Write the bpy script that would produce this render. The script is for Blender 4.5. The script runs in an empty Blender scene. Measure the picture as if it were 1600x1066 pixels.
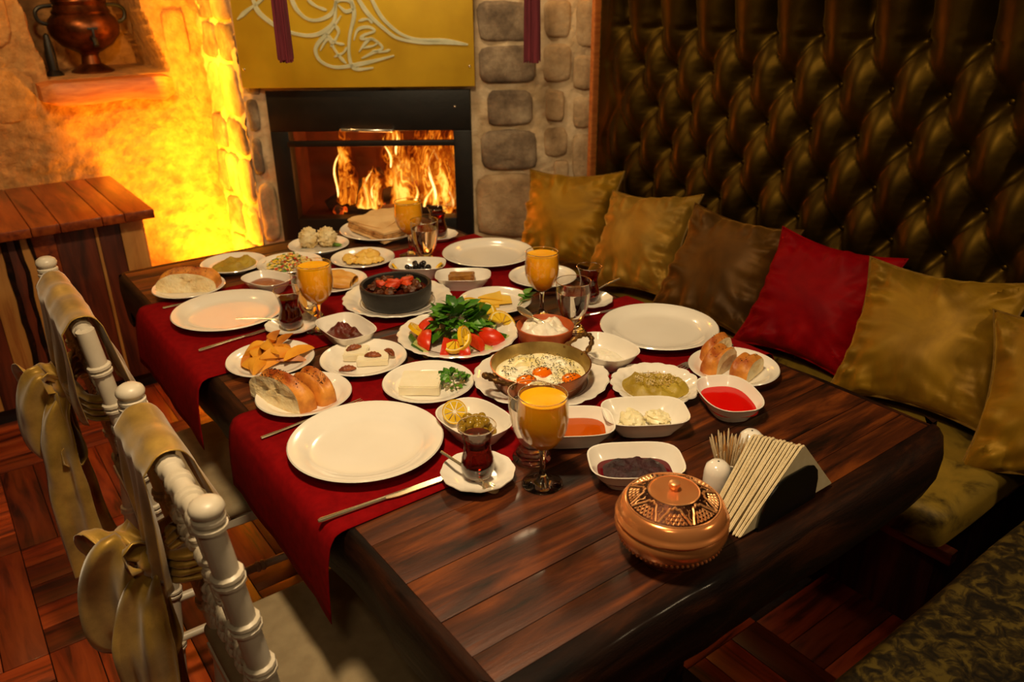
import bpy, bmesh, math, random
from mathutils import Vector, Matrix, noise, Euler
PI = math.pi
SC = bpy.context.scene
COL = SC.collection
rng = random.Random(7)

# ------------------------------------------------------------------ camera, world, lights, exposure
cam_d = bpy.data.cameras.new('camera')
cam = bpy.data.objects.new('camera', cam_d)
COL.objects.link(cam)
cam_d.sensor_width = 36.0
cam_d.lens = 36.0 * 1241.48 / 1600.0
PITCH, YAW, ROLL = 0.4262, 0.6363, -0.0094
cam.location = (0, 0, 1.5)
fw = Vector((math.sin(YAW) * math.cos(PITCH), math.cos(YAW) * math.cos(PITCH), -math.sin(PITCH)))
r0 = Vector((math.cos(YAW), -math.sin(YAW), 0))
u0 = r0.cross(fw)
rv = r0 * math.cos(ROLL) + u0 * math.sin(ROLL)
uv = -r0 * math.sin(ROLL) + u0 * math.cos(ROLL)
cam.rotation_euler = Matrix((rv, uv, -fw)).transposed().to_euler()
cam_d.clip_start = 0.02
cam_d.dof.use_dof = True
cam_d.dof.focus_distance = 1.45
cam_d.dof.aperture_fstop = 5.0
SC.camera = cam

SC.view_settings.view_transform = 'Standard'
SC.view_settings.look = 'None'
SC.view_settings.gamma = 1.0
SC.view_settings.use_curve_mapping = False
SC.view_settings.exposure = 0.0
SC.cycles.max_bounces = 10
SC.cycles.diffuse_bounces = 3
SC.cycles.glossy_bounces = 4
SC.cycles.transmission_bounces = 8
SC.cycles.transparent_max_bounces = 16
SC.cycles.sample_clamp_indirect = 4.0

W = bpy.data.worlds.new('world')
SC.world = W
W.use_nodes = True
W.node_tree.nodes['Background'].inputs[0].default_value = (1.0, 0.55, 0.25, 1)
W.node_tree.nodes['Background'].inputs[1].default_value = 0.006

DA = math.radians(36.5)                    # the fireplace wall stands diagonally across the corner
P0 = Vector((2.32, 2.522, 0))              # foot of the corner between fireplace wall and sofa wall
DT = Vector((math.cos(DA), -math.sin(DA), 0))
DN = Vector((math.sin(DA), math.cos(DA), 0))
K = 0.9006
def dz(z): return 1.5 + (z - 1.5) * K
def dpt(s, z, off=0.0):                    # s along the wall, off towards the room
    return P0 + DT * (s * K) - DN * off + Vector((0, 0, dz(z)))

def lamp(name, kind, loc, energy, color, size=0.1, target=None, **kw):
    d = bpy.data.lights.new(name, kind)
    d.energy = energy
    d.color = color
    if kind == 'AREA':
        d.shape = 'DISK'
        d.size = size
    elif kind in ('POINT', 'SPOT'):
        d.shadow_soft_size = size
    for k, v in kw.items():
        setattr(d, k, v)
    o = bpy.data.objects.new(name, d)
    COL.objects.link(o)
    o.location = loc
    if target is not None:
        o.rotation_euler = (Vector(target) - Vector(loc)).to_track_quat('-Z', 'Y').to_euler()
    return o

WARM = (1.0, 0.74, 0.42)
lamp('pendant_light', 'AREA', (0.30, 0.72, 2.32), 27.0, WARM, 0.20, (0.85, 1.30, 0.75))
lamp('room_light', 'AREA', (-0.35, -0.20, 2.35), 4.0, WARM, 0.25, (0.9, 1.5, 0.75))
lamp('booth_light', 'AREA', (1.95, -1.00, 1.85), 10.0, WARM, 0.12, (2.1, 1.3, 1.0))
lamp('lantern_light', 'POINT', (1.50, 2.46, 2.02), 15.0, WARM, 0.08)
ORANGE = (1.0, 0.40, 0.015)
lamp('corner_uplight', 'SPOT', (1.06, 3.64, 0.10), 80.0, ORANGE, 0.05, (1.04, 3.72, 1.5), spot_size=math.radians(120), spot_blend=0.9)
for q in range(4):
    lamp('corner_strip_light', 'AREA', (0.92, 3.58, 0.35 + 0.42 * q), 7.0 - 1.1 * q, ORANGE, 0.12, (1.14, 3.68, 0.38 + 0.42 * q))
lamp('far_wall_fill', 'AREA', (0.05, 2.75, 2.2), 12.0, (1.0, 0.60, 0.22), 0.2, (0.1, 3.85, 1.0))  # added fill that brightens the left back wall, not an actual lamp
lamp('wall_wash_light', 'AREA', (0.74, 3.42, 0.62), 9.0, ORANGE, 0.14, (0.72, 3.85, 0.74))
lamp('panel_edge_light', 'POINT', dpt(-0.03, 1.72, 0.10), 2.2, ORANGE, 0.05)
lamp('fire_glow', 'POINT', dpt(-0.92, 0.60, -0.17), 34.0, (1.0, 0.30, 0.05), 0.12)
lamp('fire_front_glow', 'POINT', dpt(-1.05, 0.72, -0.10), 2.5, (1.0, 0.36, 0.07), 0.10)

# ------------------------------------------------------------------ materials
def srgb(h):
    h = h.lstrip('#')
    out = []
    for i in (0, 2, 4):
        c = int(h[i:i + 2], 16) / 255
        out.append(c / 12.92 if c <= 0.04045 else ((c + 0.055) / 1.055) ** 2.4)
    return (out[0], out[1], out[2], 1.0)

class NT:
    def __init__(s, name):
        s.m = bpy.data.materials.new(name)
        s.m.use_nodes = True
        s.t = s.m.node_tree
        s.n = s.t.nodes
        s.bsdf = s.n['Principled BSDF']
        s.out = s.n['Material Output']
    def add(s, typ, **kw):
        nd = s.n.new(typ)
        for k, v in kw.items():
            if k.startswith('i_'):
                key = k[2:]
                key = int(key) if key.isdigit() else key.replace('_', ' ')
                nd.inputs[key].default_value = v
            else:
                setattr(nd, k, v)
        return nd
    def link(s, a, b): s.t.links.new(a, b)
    def coords(s, scale=(1, 1, 1), rnd=False, kind='Object'):
        tc = s.add('ShaderNodeTexCoord')
        mp = s.add('ShaderNodeMapping')
        mp.inputs['Scale'].default_value = scale
        s.link(tc.outputs[kind], mp.inputs['Vector'])
        if rnd:
            oi = s.add('ShaderNodeObjectInfo')
            ml = s.add('ShaderNodeMath', operation='MULTIPLY', i_1=37.0)
            s.link(oi.outputs['Random'], ml.inputs[0])
            cb = s.add('ShaderNodeCombineXYZ')
            for k in range(3): s.link(ml.outputs[0], cb.inputs[k])
            s.link(cb.outputs[0], mp.inputs['Location'])
        return mp.outputs[0]
    def noise(s, vec, scale, detail=4, rough=0.55, dist=0.0):
        nd = s.add('ShaderNodeTexNoise')
        nd.inputs['Scale'].default_value = scale
        nd.inputs['Detail'].default_value = detail
        nd.inputs['Roughness'].default_value = rough
        nd.inputs['Distortion'].default_value = dist
        s.link(vec, nd.inputs['Vector'])
        return nd.outputs['Fac']
    def ramp(s, fac, stops, interp='LINEAR'):
        nd = s.add('ShaderNodeValToRGB')
        cr = nd.color_ramp
        cr.interpolation = interp
        while len(cr.elements) < len(stops): cr.elements.new(0.5)
        for e, (p, c) in zip(cr.elements, stops):
            e.position = p
            e.color = srgb(c) if isinstance(c, str) else (c if len(c) == 4 else (*c, 1))
        s.link(fac, nd.inputs[0])
        return nd.outputs[0]
    def mix(s, fac, a, b, mode='MIX'):
        nd = s.add('ShaderNodeMix', data_type='RGBA', blend_type=mode)
        if isinstance(fac, float): nd.inputs[0].default_value = fac
        else: s.link(fac, nd.inputs[0])
        for v, k in ((a, 6), (b, 7)):
            if isinstance(v, (tuple, list)): nd.inputs[k].default_value = v
            else: s.link(v, nd.inputs[k])
        return nd.outputs[2]
    def bump(s, h, strength, dist=0.01):
        nd = s.add('ShaderNodeBump')
        nd.inputs['Strength'].default_value = strength
        nd.inputs['Distance'].default_value = dist
        s.link(h, nd.inputs['Height'])
        s.link(nd.outputs[0], s.bsdf.inputs['Normal'])
    def col(s, c):
        if isinstance(c, str): s.bsdf.inputs['Base Color'].default_value = srgb(c)
        else: s.link(c, s.bsdf.inputs['Base Color'])
    def set(s, **kw):
        for k, v in kw.items():
            s.bsdf.inputs[k.replace('_', ' ')].default_value = v
        return s

def simple(name, c1, c2=None, scale=20, rough=0.5, metal=0.0, bump=0.0, bscale=60, bdist=0.003, stretch=(1, 1, 1), rnd=False, lo=0.35, hi=0.65, **kw):
    """two-tone procedural material: noise between two colours, fine bump"""
    t = NT(name)
    v = t.coords(stretch, rnd)
    f = t.noise(v, scale)
    t.col(t.ramp(f, [(lo, c1), (hi, c2 or c1)]))
    t.set(Roughness=rough, Metallic=metal, **kw)
    if bump: t.bump(t.noise(v, bscale, 6), bump, bdist)
    return t.m

M = {}
M['porcelain'] = simple('porcelain', '#f3ece0', '#efe7da', 8, 0.16, Coat_Weight=0.4, Coat_Roughness=0.05)
M['white_paint'] = simple('white_paint', '#d8ccb8', '#cabda6', 15, 0.38, bump=0.08, bscale=40)
M['ivory_seat'] = simple('ivory_seat', '#9a8868', '#8c7a5c', 30, 0.75, bump=0.15, bscale=200)
M['black_metal'] = simple('black_metal', '#0b0a09', '#15110e', 25, 0.45, bump=0.15, bscale=90)
M['black_acrylic'] = simple('black_acrylic', '#030303', '#050505', 5, 0.25)
M['steel'] = simple('steel', '#e4dccf', '#d8cfc2', 30, 0.22, 0.85)
M['gold_steel'] = simple('gold_steel', '#e8d8b4', '#dccaa0', 30, 0.24, 0.85)
M['copper'] = simple('copper', '#ffaa68', '#f69654', 12, 0.20, 0.68, bump=0.05, bscale=25)
M['copper_line'] = simple('copper_line', '#ffc084', '#f6a868', 40, 0.34, 0.7)
M['copper_dark'] = simple('copper_dark', '#4a2410', '#241008', 60, 0.42, 0.8, bump=0.4, bscale=220, bdist=0.002)
M['old_copper'] = simple('old_copper', '#b46632', '#6a3416', 14, 0.32, 0.8, bump=0.25, bscale=60)
M['brass_tin'] = simple('brass_tin', '#c8ac68', '#a08448', 18, 0.36, 0.7, bump=0.2, bscale=60)
M['aged_brass'] = simple('aged_brass', '#8a6434', '#54381a', 50, 0.45, 0.8, bump=0.5, bscale=120)
M['clay'] = simple('clay', '#b8541c', '#a44814', 40, 0.6, bump=0.15, bscale=120)
M['black_clay'] = simple('black_clay', '#1c1a18', '#26231f', 30, 0.5, bump=0.25, bscale=110)
M['paper'] = simple('paper', '#e8d6b0', '#e0cca2', 60, 0.85, bump=0.1, bscale=200)
M['bamboo'] = simple('bamboo', '#d8a868', '#c08c4c', 40, 0.6)
M['wrapper'] = simple('wrapper', '#e0cfae', '#c8b088', 90, 0.35)
M['red_cloth'] = simple('red_cloth', '#84060a', '#740408', 60, 0.95, bump=0.2, bscale=600, bdist=0.0008, Specular_IOR_Level=0.08)
M['tassel'] = simple('tassel', '#7c2634', '#5a1824', 70, 0.8, stretch=(1, 1, .1))
M['board_gold'] = simple('board_gold', '#dcb428', '#c0981c', 3, 0.4, 0.15, bump=0.05, bscale=40)
M['script_grey'] = simple('script_grey', '#d2d2b0', '#bec0a0', 20, 0.45)
M['samovar_copper'] = simple('samovar_copper', '#7c4420', '#3c1c0c', 14, 0.36, 0.8, bump=0.2, bscale=60)
M['shelf_wood'] = simple('shelf_wood', '#cc7c3c', '#b0602c', 10, 0.5, stretch=(1, 8, 8), bump=0.1, bscale=30)
M['ceiling'] = simple('ceiling_plaster', '#2c2118', '#231a12', 4, 0.9)
M['dark_wall'] = simple('dark_wall', '#2a1c12', '#22160e', 6, 0.9)
M['mortar'] = simple('mortar', '#dcc4a0', '#b89c76', 9, 0.95, bump=0.6, bscale=45, bdist=0.012)
M['plaster'] = simple('plaster', '#bc8c54', '#9c7040', 24, 0.95, bump=0.9, bscale=40, bdist=0.015)

def stone_mat(name, cols):
    t = NT(name)
    v = t.coords(rnd=True)
    f = t.noise(v, 9, 8, 0.65)
    t.col(t.ramp(f, [(0.3, cols[0]), (0.5, cols[1]), (0.72, cols[2])]))
    t.set(Roughness=0.95)
    t.bump(t.noise(v, 38, 8, 0.7), 0.7, 0.012)
    return t.m
M['stone_dark'] = stone_mat('stone_dark', ('#54463a', '#84715c', '#b8a488'))
M['stone_tan'] = stone_mat('stone_tan', ('#8a7052', '#b89a74', '#d4ba94'))

def wood(name, c_dark, c_mid, c_light, stretch, rough=0.35, coat=0.3, scale=3.0, bump=0.12, vary=0.5, spec=0.5):
    t = NT(name)
    v = t.coords(stretch, True)
    f = t.noise(v, scale, 8, 0.6, 0.6)
    base = t.ramp(f, [(0.34, c_dark), (0.5, c_mid), (0.68, c_light)])
    oi = t.add('ShaderNodeObjectInfo')
    tint = t.ramp(oi.outputs['Random'], [(0.0, (1 - vary,) * 3), (1.0, (1 + vary * 0.4,) * 3)])
    t.col(t.mix(1.0, base, tint, 'MULTIPLY'))
    t.set(Roughness=rough, Coat_Weight=coat, Coat_Roughness=0.12)
    t.bsdf.inputs['Specular IOR Level'].default_value = spec
    t.bump(t.noise(v, scale * 5, 8, 0.7), bump, 0.004)
    return t.m
M['table_wood'] = wood('table_wood', '#160803', '#4a200b', '#7a3c14', (1.0, 9, 9), 0.42, 0.10, 3.4, 0.25, 0.3, 0.4)
M['table_edge'] = wood('table_edge', '#080302', '#1c0b04', '#3a1a0a', (10, 2, 10), 0.55, 0.05, 2.6, 0.4, 0.2, 0.15)
M['table_edge_x'] = wood('table_edge_x', '#080302', '#200d05', '#42200c', (1.5, 10, 10), 0.55, 0.05, 2.6, 0.4, 0.2, 0.15)
M['floor_x'] = wood('floor_x', '#4a180a', '#963a16', '#b04e20', (1.2, 12, 12), 0.36, 0.25, 3.0, 0.1, 0.72)
M['floor_y'] = wood('floor_y', '#4a180a', '#963a16', '#b04e20', (12, 1.2, 12), 0.36, 0.25, 3.0, 0.1, 0.72)
M['cab_top'] = wood('cab_top', '#5a200c', '#8a3c16', '#a8541e', (10, 1.2, 10), 0.35, 0.3, 2.5, 0.1, 0.35)
M['cab_dark'] = wood('cab_dark', '#260e06', '#54210e', '#7c3416', (9, 9, 1.0), 0.5, 0.1, 2.2, 0.15, 0.4)
M['cab_light'] = wood('cab_light', '#a8642a', '#cc8c42', '#d89c50', (9, 9, 1.0), 0.5, 0.1, 2.2, 0.15, 0.2)
M['trim_wood'] = wood('trim_wood', '#4a180c', '#6e2814', '#84361a', (9, 1.2, 9), 0.4, 0.2, 2.4, 0.1, 0.1)

def velvet(name, c1, c2, sheen, tint, rough=0.55, scale=5, mott=0.0, c3=None):
    t = NT(name)
    v = t.coords(rnd=True)
    f = t.noise(v, scale, 6, 0.6, 0.8)
    stops = [(0.36, c1), (0.64, c2)]
    if c3: stops = [(0.40, c1), (0.50, c2), (0.62, c3)]
    t.col(t.ramp(f, stops))
    t.set(Roughness=rough, Sheen_Weight=sheen, Sheen_Roughness=0.35)
    t.bsdf.inputs['Sheen Tint'].default_value = srgb(tint)
    t.bsdf.inputs['Specular IOR Level'].default_value = 0.25
    t.bump(t.noise(v, 350, 3), 0.12, 0.001)
    return t.m
M['velvet_gold'] = velvet('velvet_gold', '#7c5a12', '#a07818', 0.8, '#e8bc4c')
M['velvet_amber'] = velvet('velvet_amber', '#80601c', '#a67e2c', 0.8, '#e8c068')
M['velvet_bronze'] = velvet('velvet_bronze', '#4a300e', '#6a4614', 0.9, '#e0a850')
for k_ in ('velvet_gold', 'velvet_amber', 'velvet_bronze'): M[k_].node_tree.nodes['Principled BSDF'].inputs['Metallic'].default_value = 0.35
M['velvet_red'] = velvet('velvet_red', '#74010a', '#900309', 0.12, '#e01018')
M['velvet_red'].node_tree.nodes['Principled BSDF'].inputs['Specular IOR Level'].default_value = 0.08
M['velvet_olive'] = velvet('velvet_olive', '#382808', '#4e3a10', 0.1, '#c89a34', 0.48)
M['velvet_olive'].node_tree.nodes['Principled BSDF'].inputs['Metallic'].default_value = 0.94
M['velvet_seat'] = velvet('velvet_seat', '#130d04', '#2e230b', 0.15, '#a88a34', 0.7, 34, 0, '#584818')
M['sofa_seat'] = velvet('sofa_seat_velvet', '#2c2008', '#7c6420', 0.3, '#c8a040', 0.6, 5, 0, '#8c7024')
M['piping'] = velvet('piping_cord', '#6a4c18', '#866626', 0.6, '#d8b058', 0.6, 40)

def satin():
    t = NT('gold_satin')
    v = t.coords()
    f = t.noise(v, 14, 5)
    t.col(t.ramp(f, [(0.35, '#987420'), (0.65, '#cca244')]))
    sp = t.noise(v, 900, 2)
    t.set(Metallic=0.35, Roughness=0.42, Sheen_Weight=0.4)
    r = t.ramp(sp, [(0.55, (0.5,) * 3), (0.72, (0.15,) * 3)])
    t.link(r, t.bsdf.inputs['Roughness'])
    t.bump(sp, 0.15, 0.001)
    return t.m
M['satin'] = satin()

def thin_glass(name, tint=(0.985, 0.98, 0.97, 1), edge=0.6, base=0.035, power=3.5):
    t = NT(name)
    tr = t.add('ShaderNodeBsdfTransparent')
    tr.inputs[0].default_value = tint
    gl = t.add('ShaderNodeBsdfGlossy')
    gl.inputs['Roughness'].default_value = 0.03
    lw = t.add('ShaderNodeLayerWeight')
    pw = t.add('ShaderNodeMath', operation='POWER', i_1=power)
    t.link(lw.outputs['Facing'], pw.inputs[0])
    ma = t.add('ShaderNodeMath', operation='MULTIPLY_ADD', i_1=edge, i_2=base)
    t.link(pw.outputs[0], ma.inputs[0])
    mx = t.add('ShaderNodeMixShader')
    t.link(ma.outputs[0], mx.inputs[0])
    t.link(tr.outputs[0], mx.inputs[1])
    t.link(gl.outputs[0], mx.inputs[2])
    t.link(mx.outputs[0], t.out.inputs[0])
    return t.m
M['glass'] = thin_glass('drinking_glass')
M['pane'] = thin_glass('fire_pane', (0.9, 0.85, 0.8, 1), 0.3, 0.02)
def solid(name, color, ior=1.45, rough=0.0, trans=1.0):
    t = NT(name)
    t.col(color)
    t.set(Roughness=rough, IOR=ior)
    t.bsdf.inputs['Transmission Weight'].default_value = trans
    return t.m
M['glass_solid'] = solid('solid_glass', '#fbf6ee', 1.47)
M['water'] = solid('water', '#fdfaf4', 1.33)
M['tea'] = solid('tea', '#641006', 1.34, 0.0, 0.9)
M['honey'] = solid('honey', '#b84e04', 1.45, 0.08, 0.0)
M['red_syrup'] = solid('red_syrup', '#d00c06', 1.4, 0.12, 0.0)
M['dark_syrup'] = solid('dark_syrup', '#5c0814', 1.4, 0.1, 0.0)
def liquid(name, c1, c2, sss=0.2, rough=0.12, scale=8):
    m = simple(name, c1, c2, scale, rough)
    b = m.node_tree.nodes['Principled BSDF']
    b.inputs['Subsurface Weight'].default_value = sss
    b.inputs['Subsurface Radius'].default_value = (0.02, 0.008, 0.003)
    b.inputs['Subsurface Scale'].default_value = 0.5
    return m
M['juice'] = liquid('orange_juice', '#ffb41c', '#ffa80c', 0.5)
def food(name, c1, c2, scale=30, rough=0.5, bump=0.3, bscale=90, bd=0.003, sss=0.1, lo=0.35, hi=0.65):
    m = simple(name, c1, c2, scale, rough, bump=bump, bscale=bscale, bdist=bd, lo=lo, hi=hi)
    b = m.node_tree.nodes['Principled BSDF']
    b.inputs['Subsurface Weight'].default_value = sss
    b.inputs['Subsurface Radius'].default_value = (0.01, 0.006, 0.003)
    b.inputs['Subsurface Scale'].default_value = 0.3
    return m
M['crust'] = food('bread_crust', '#9c440e', '#e69a3c', 22, 0.5, 0.5, 70, 0.004)
M['crumb'] = food('bread_crumb', '#f4d69c', '#ffeec4', 45, 0.85, 0.9, 70, 0.006)
M['seed'] = simple('seeds', '#17100a', '#d8c08a', 3, 0.6, rnd=True)
M['seed_dark'] = simple('nigella_seed', '#120c08', '#1c140c', 8, 0.5)
M['feta'] = food('white_cheese', '#f2e8cc', '#ece0be', 25, 0.55, 0.3, 60)
M['curd'] = food('crumbled_cheese', '#efe0b8', '#d8bc7c', 35, 0.7, 0.6, 80)
M['kashar'] = food('yellow_cheese', '#f0c84a', '#eabc38', 15, 0.4, 0.1)
M['cream'] = food('cream', '#f6eedc', '#f1e6cd', 20, 0.35, 0.15, 60)
M['butter'] = food('butter', '#f2e8c0', '#ecdca4', 25, 0.35, 0.3, 50)
M['potato'] = food('fried_potato', '#eeaa34', '#dc8c20', 16, 0.4, 0.2)
M['potato_skin'] = food('potato_skin', '#d0801c', '#a85c14', 20, 0.5, 0.3)
M['pastry'] = food('fried_pastry', '#e8b050', '#c88428', 12, 0.45, 0.3, 50)
M['chips'] = food('melted_cheese', '#f0cc68', '#dca23c', 12, 0.35, 0.3)
M['flatbread'] = food('flatbread', '#e4c088', '#c08c4c', 9, 0.75, 0.25, 40, lo=0.42, hi=0.8)
M['flatbread_fill'] = food('flatbread_filling', '#8c5c28', '#d0a060', 60, 0.8, 0.6)
M['green_dip'] = food('green_dip', '#94781c', '#b49a34', 25, 0.5, 0.6, 70)
M['grated'] = food('grated_cheese', '#e8d4a0', '#d0a860', 20, 0.7, 0.2)
M['purple_jam'] = food('purple_jam', '#1e070c', '#3e0c16', 30, 0.6, 0.9, 140, 0.004, 0.0)
M['fig_jam'] = food('fig_jam', '#44120a', '#702414', 22, 0.32, 0.8, 90, 0.004, 0.0)
M['brown_sauce'] = food('brown_sauce', '#7a3c1c', '#94502a', 30, 0.3, 0.3)
M['meat'] = food('stewed_meat', '#42200c', '#74381a', 30, 0.35, 0.7, 70, 0.006)
M['stew_sauce'] = food('stew_sauce', '#3a0e06', '#6a1c0a', 20, 0.2, 0.5)
M['pepper_red'] = food('red_pepper', '#dc4210', '#b02a0a', 40, 0.42, 0.5)
M['tomato'] = food('tomato', '#de3a14', '#c82808', 30, 0.32, 0.25)
M['tomato_flesh'] = food('tomato_flesh', '#ec6430', '#d83c14', 60, 0.25, 0.3)
M['cucumber'] = food('cucumber', '#c8d488', '#b0c064', 25, 0.3, 0.2)
M['cucumber_skin'] = food('cucumber_skin', '#2c5c14', '#4a7c20', 20, 0.35, 0.2)
M['lemon'] = food('lemon_flesh', '#f0cc3c', '#e6b820', 40, 0.25, 0.4)
M['lemon_rind'] = food('lemon_rind', '#f0c010', '#e0ac08', 60, 0.4, 0.3, 150)
M['lemon_pith'] = food('lemon_pith', '#f4e6b0', '#ecd890', 30, 0.6, 0.1)
M['leaf'] = food('green_leaf', '#3c7416', '#2a560e', 30, 0.38, 0.3, 70, 0.003, 0.05)
M['leaf_light'] = food('light_leaf', '#5a9020', '#40721a', 30, 0.4, 0.3, 70, 0.003, 0.05)
M['olive_black'] = simple('black_olive', '#0c0a0a', '#1c1414', 30, 0.22, bump=0.15, bscale=60)
M['olive_green'] = food('green_olive', '#8c6c14', '#a8882a', 25, 0.22, 0.15)
M['pecan'] = food('pecan', '#6a2c0c', '#a4582a', 60, 0.45, 0.6, 110, 0.003)
M['egg_white'] = food('egg_white', '#faf4d8', '#f0d870', 22, 0.3, 0.3, 50, lo=0.45, hi=0.75)
M['yolk'] = food('egg_yolk', '#f07c08', '#e86408', 10, 0.15, 0.1)
M['herb'] = simple('herb_flakes', '#1c2008', '#3c300e', 20, 0.7)
M['honeycomb'] = food('honeycomb', '#b07828', '#7c4810', 60, 0.3, 0.9, 120, 0.004)
M['corn'] = food('corn', '#f0c828', '#e8d890', 20, 0.35, 0.2)
M['charred'] = simple('charred_wood', '#120806', '#2a120a', 20, 0.9, bump=0.9, bscale=40, bdist=0.01)
def brick_inner():
    t = NT('firebrick')
    v = t.coords()
    f = t.noise(v, 8, 6)
    t.col(t.ramp(f, [(0.3, '#3a1a10'), (0.7, '#6a3420')]))
    t.set(Roughness=0.9)
    return t.m
M['firebrick'] = brick_inner()
def flame_mat():
    t = NT('flame')
    tc = t.add('ShaderNodeTexCoord')
    sx = t.add('ShaderNodeSeparateXYZ')
    t.link(tc.outputs['Generated'], sx.inputs[0])
    v = t.coords((1, 1, 0.45), True)
    f = t.noise(v, 16, 4, 0.6, 1.2)
    lw = t.add('ShaderNodeLayerWeight')
    inv = t.add('ShaderNodeMath', operation='SUBTRACT', i_0=1.0)
    t.link(lw.outputs['Facing'], inv.inputs[1])
    h = t.add('ShaderNodeMath', operation='MULTIPLY_ADD', i_1=-0.42, i_2=0.22)
    t.link(sx.outputs['Z'], h.inputs[0])
    a = t.add('ShaderNodeMath', operation='MULTIPLY_ADD', i_1=0.75)
    t.link(inv.outputs[0], a.inputs[0])
    t.link(h.outputs[0], a.inputs[2])
    n2 = t.add('ShaderNodeMath', operation='MULTIPLY_ADD', i_1=0.9, i_2=-0.45)
    t.link(f, n2.inputs[0])
    tot = t.add('ShaderNodeMath', operation='ADD', use_clamp=True)
    t.link(a.outputs[0], tot.inputs[0])
    t.link(n2.outputs[0], tot.inputs[1])
    c = t.ramp(tot.outputs[0], [(0.05, (0.35, 0.02, 0.0)), (0.3, (1.0, 0.14, 0.004)), (0.55, (1.0, 0.40, 0.03)), (0.85, (1.0, 0.78, 0.30))])
    st = t.ramp(tot.outputs[0], [(0.0, (0.02,) * 3), (0.35, (0.16,) * 3), (0.9, (1.0,) * 3)])
    ms = t.add('ShaderNodeMath', operation='MULTIPLY', i_1=4.2)
    t.link(st, ms.inputs[0])
    em = t.add('ShaderNodeEmission')
    t.link(c, em.inputs[0])
    t.link(ms.outputs[0], em.inputs[1])
    tr = t.add('ShaderNodeBsdfTransparent')
    mx = t.add('ShaderNodeMixShader')
    al = t.ramp(tot.outputs[0], [(0.08, (0.0,) * 3), (0.5, (0.9,) * 3)])
    t.link(al, mx.inputs[0])
    t.link(tr.outputs[0], mx.inputs[1])
    t.link(em.outputs[0], mx.inputs[2])
    t.link(mx.outputs[0], t.out.inputs[0])
    return t.m
M['flame'] = flame_mat()
def flame_sheet_mat():
    t = NT('flame_sheet')
    tc = t.add('ShaderNodeTexCoord')
    sx = t.add('ShaderNodeSeparateXYZ')
    t.link(tc.outputs['Generated'], sx.inputs[0])
    v = t.coords((1.0, 1.0, 0.42), True)
    n1 = t.noise(v, 15, 3, 0.55, 1.6)
    n2 = t.noise(v, 9, 2, 0.5, 0.8)
    def math_(op, a, b=None, c=None, clamp=False):
        nd = t.add('ShaderNodeMath', operation=op, use_clamp=clamp)
        for k, q in enumerate((a, b, c)):
            if q is None: continue
            if isinstance(q, (int, float)): nd.inputs[k].default_value = q
            else: t.link(q, nd.inputs[k])
        return nd.outputs[0]
    ridge = math_('SUBTRACT', 1.0, math_('MULTIPLY', math_('ABSOLUTE', math_('SUBTRACT', n1, 0.5)), 9.0), None, True)
    ex_ = math_('MULTIPLY', math_('ABSOLUTE', math_('SUBTRACT', sx.outputs['X'], 0.5)), 2.0)
    edge = math_('POWER', ex_, 3.0)
    body = math_('MULTIPLY_ADD', n2, 1.9, -0.82)
    up = math_('MULTIPLY_ADD', sx.outputs['Z'], -0.55, 0.34)
    tot = math_('ADD', math_('ADD', math_('MULTIPLY', ridge, 0.52), body), math_('SUBTRACT', up, math_('MULTIPLY', edge, 0.7)), None, True)
    c = t.ramp(tot, [(0.0, (0.5, 0.03, 0.0)), (0.3, (0.95, 0.13, 0.004)), (0.66, (1.0, 0.30, 0.015)), (1.0, (1.0, 0.60, 0.10))])
    st = t.ramp(tot, [(0.0, (0.08,) * 3), (0.4, (0.28,) * 3), (0.9, (1.0,) * 3)])
    em = t.add('ShaderNodeEmission')
    t.link(c, em.inputs[0])
    t.link(math_('MULTIPLY', st, 2.3), em.inputs[1])
    tr = t.add('ShaderNodeBsdfTransparent')
    mx = t.add('ShaderNodeMixShader')
    t.link(t.ramp(tot, [(0.0, (0.12,) * 3), (0.5, (0.92,) * 3)]), mx.inputs[0])
    t.link(tr.outputs[0], mx.inputs[1])
    t.link(em.outputs[0], mx.inputs[2])
    t.link(mx.outputs[0], t.out.inputs[0])
    return t.m
M['flame_sheet'] = flame_sheet_mat()
def ember_mat():
    t = NT('ember')
    v = t.coords(rnd=True)
    f = t.noise(v, 30, 5)
    c = t.ramp(f, [(0.42, (0.02, 0.004, 0.001)), (0.55, (0.9, 0.08, 0.005)), (0.72, (1.0, 0.35, 0.03))])
    t.link(c, t.bsdf.inputs['Emission Color'])
    t.set(Emission_Strength=1.3, Roughness=0.9)
    t.col('#1a0c08')
    return t.m
M['ember'] = ember_mat()

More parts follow.
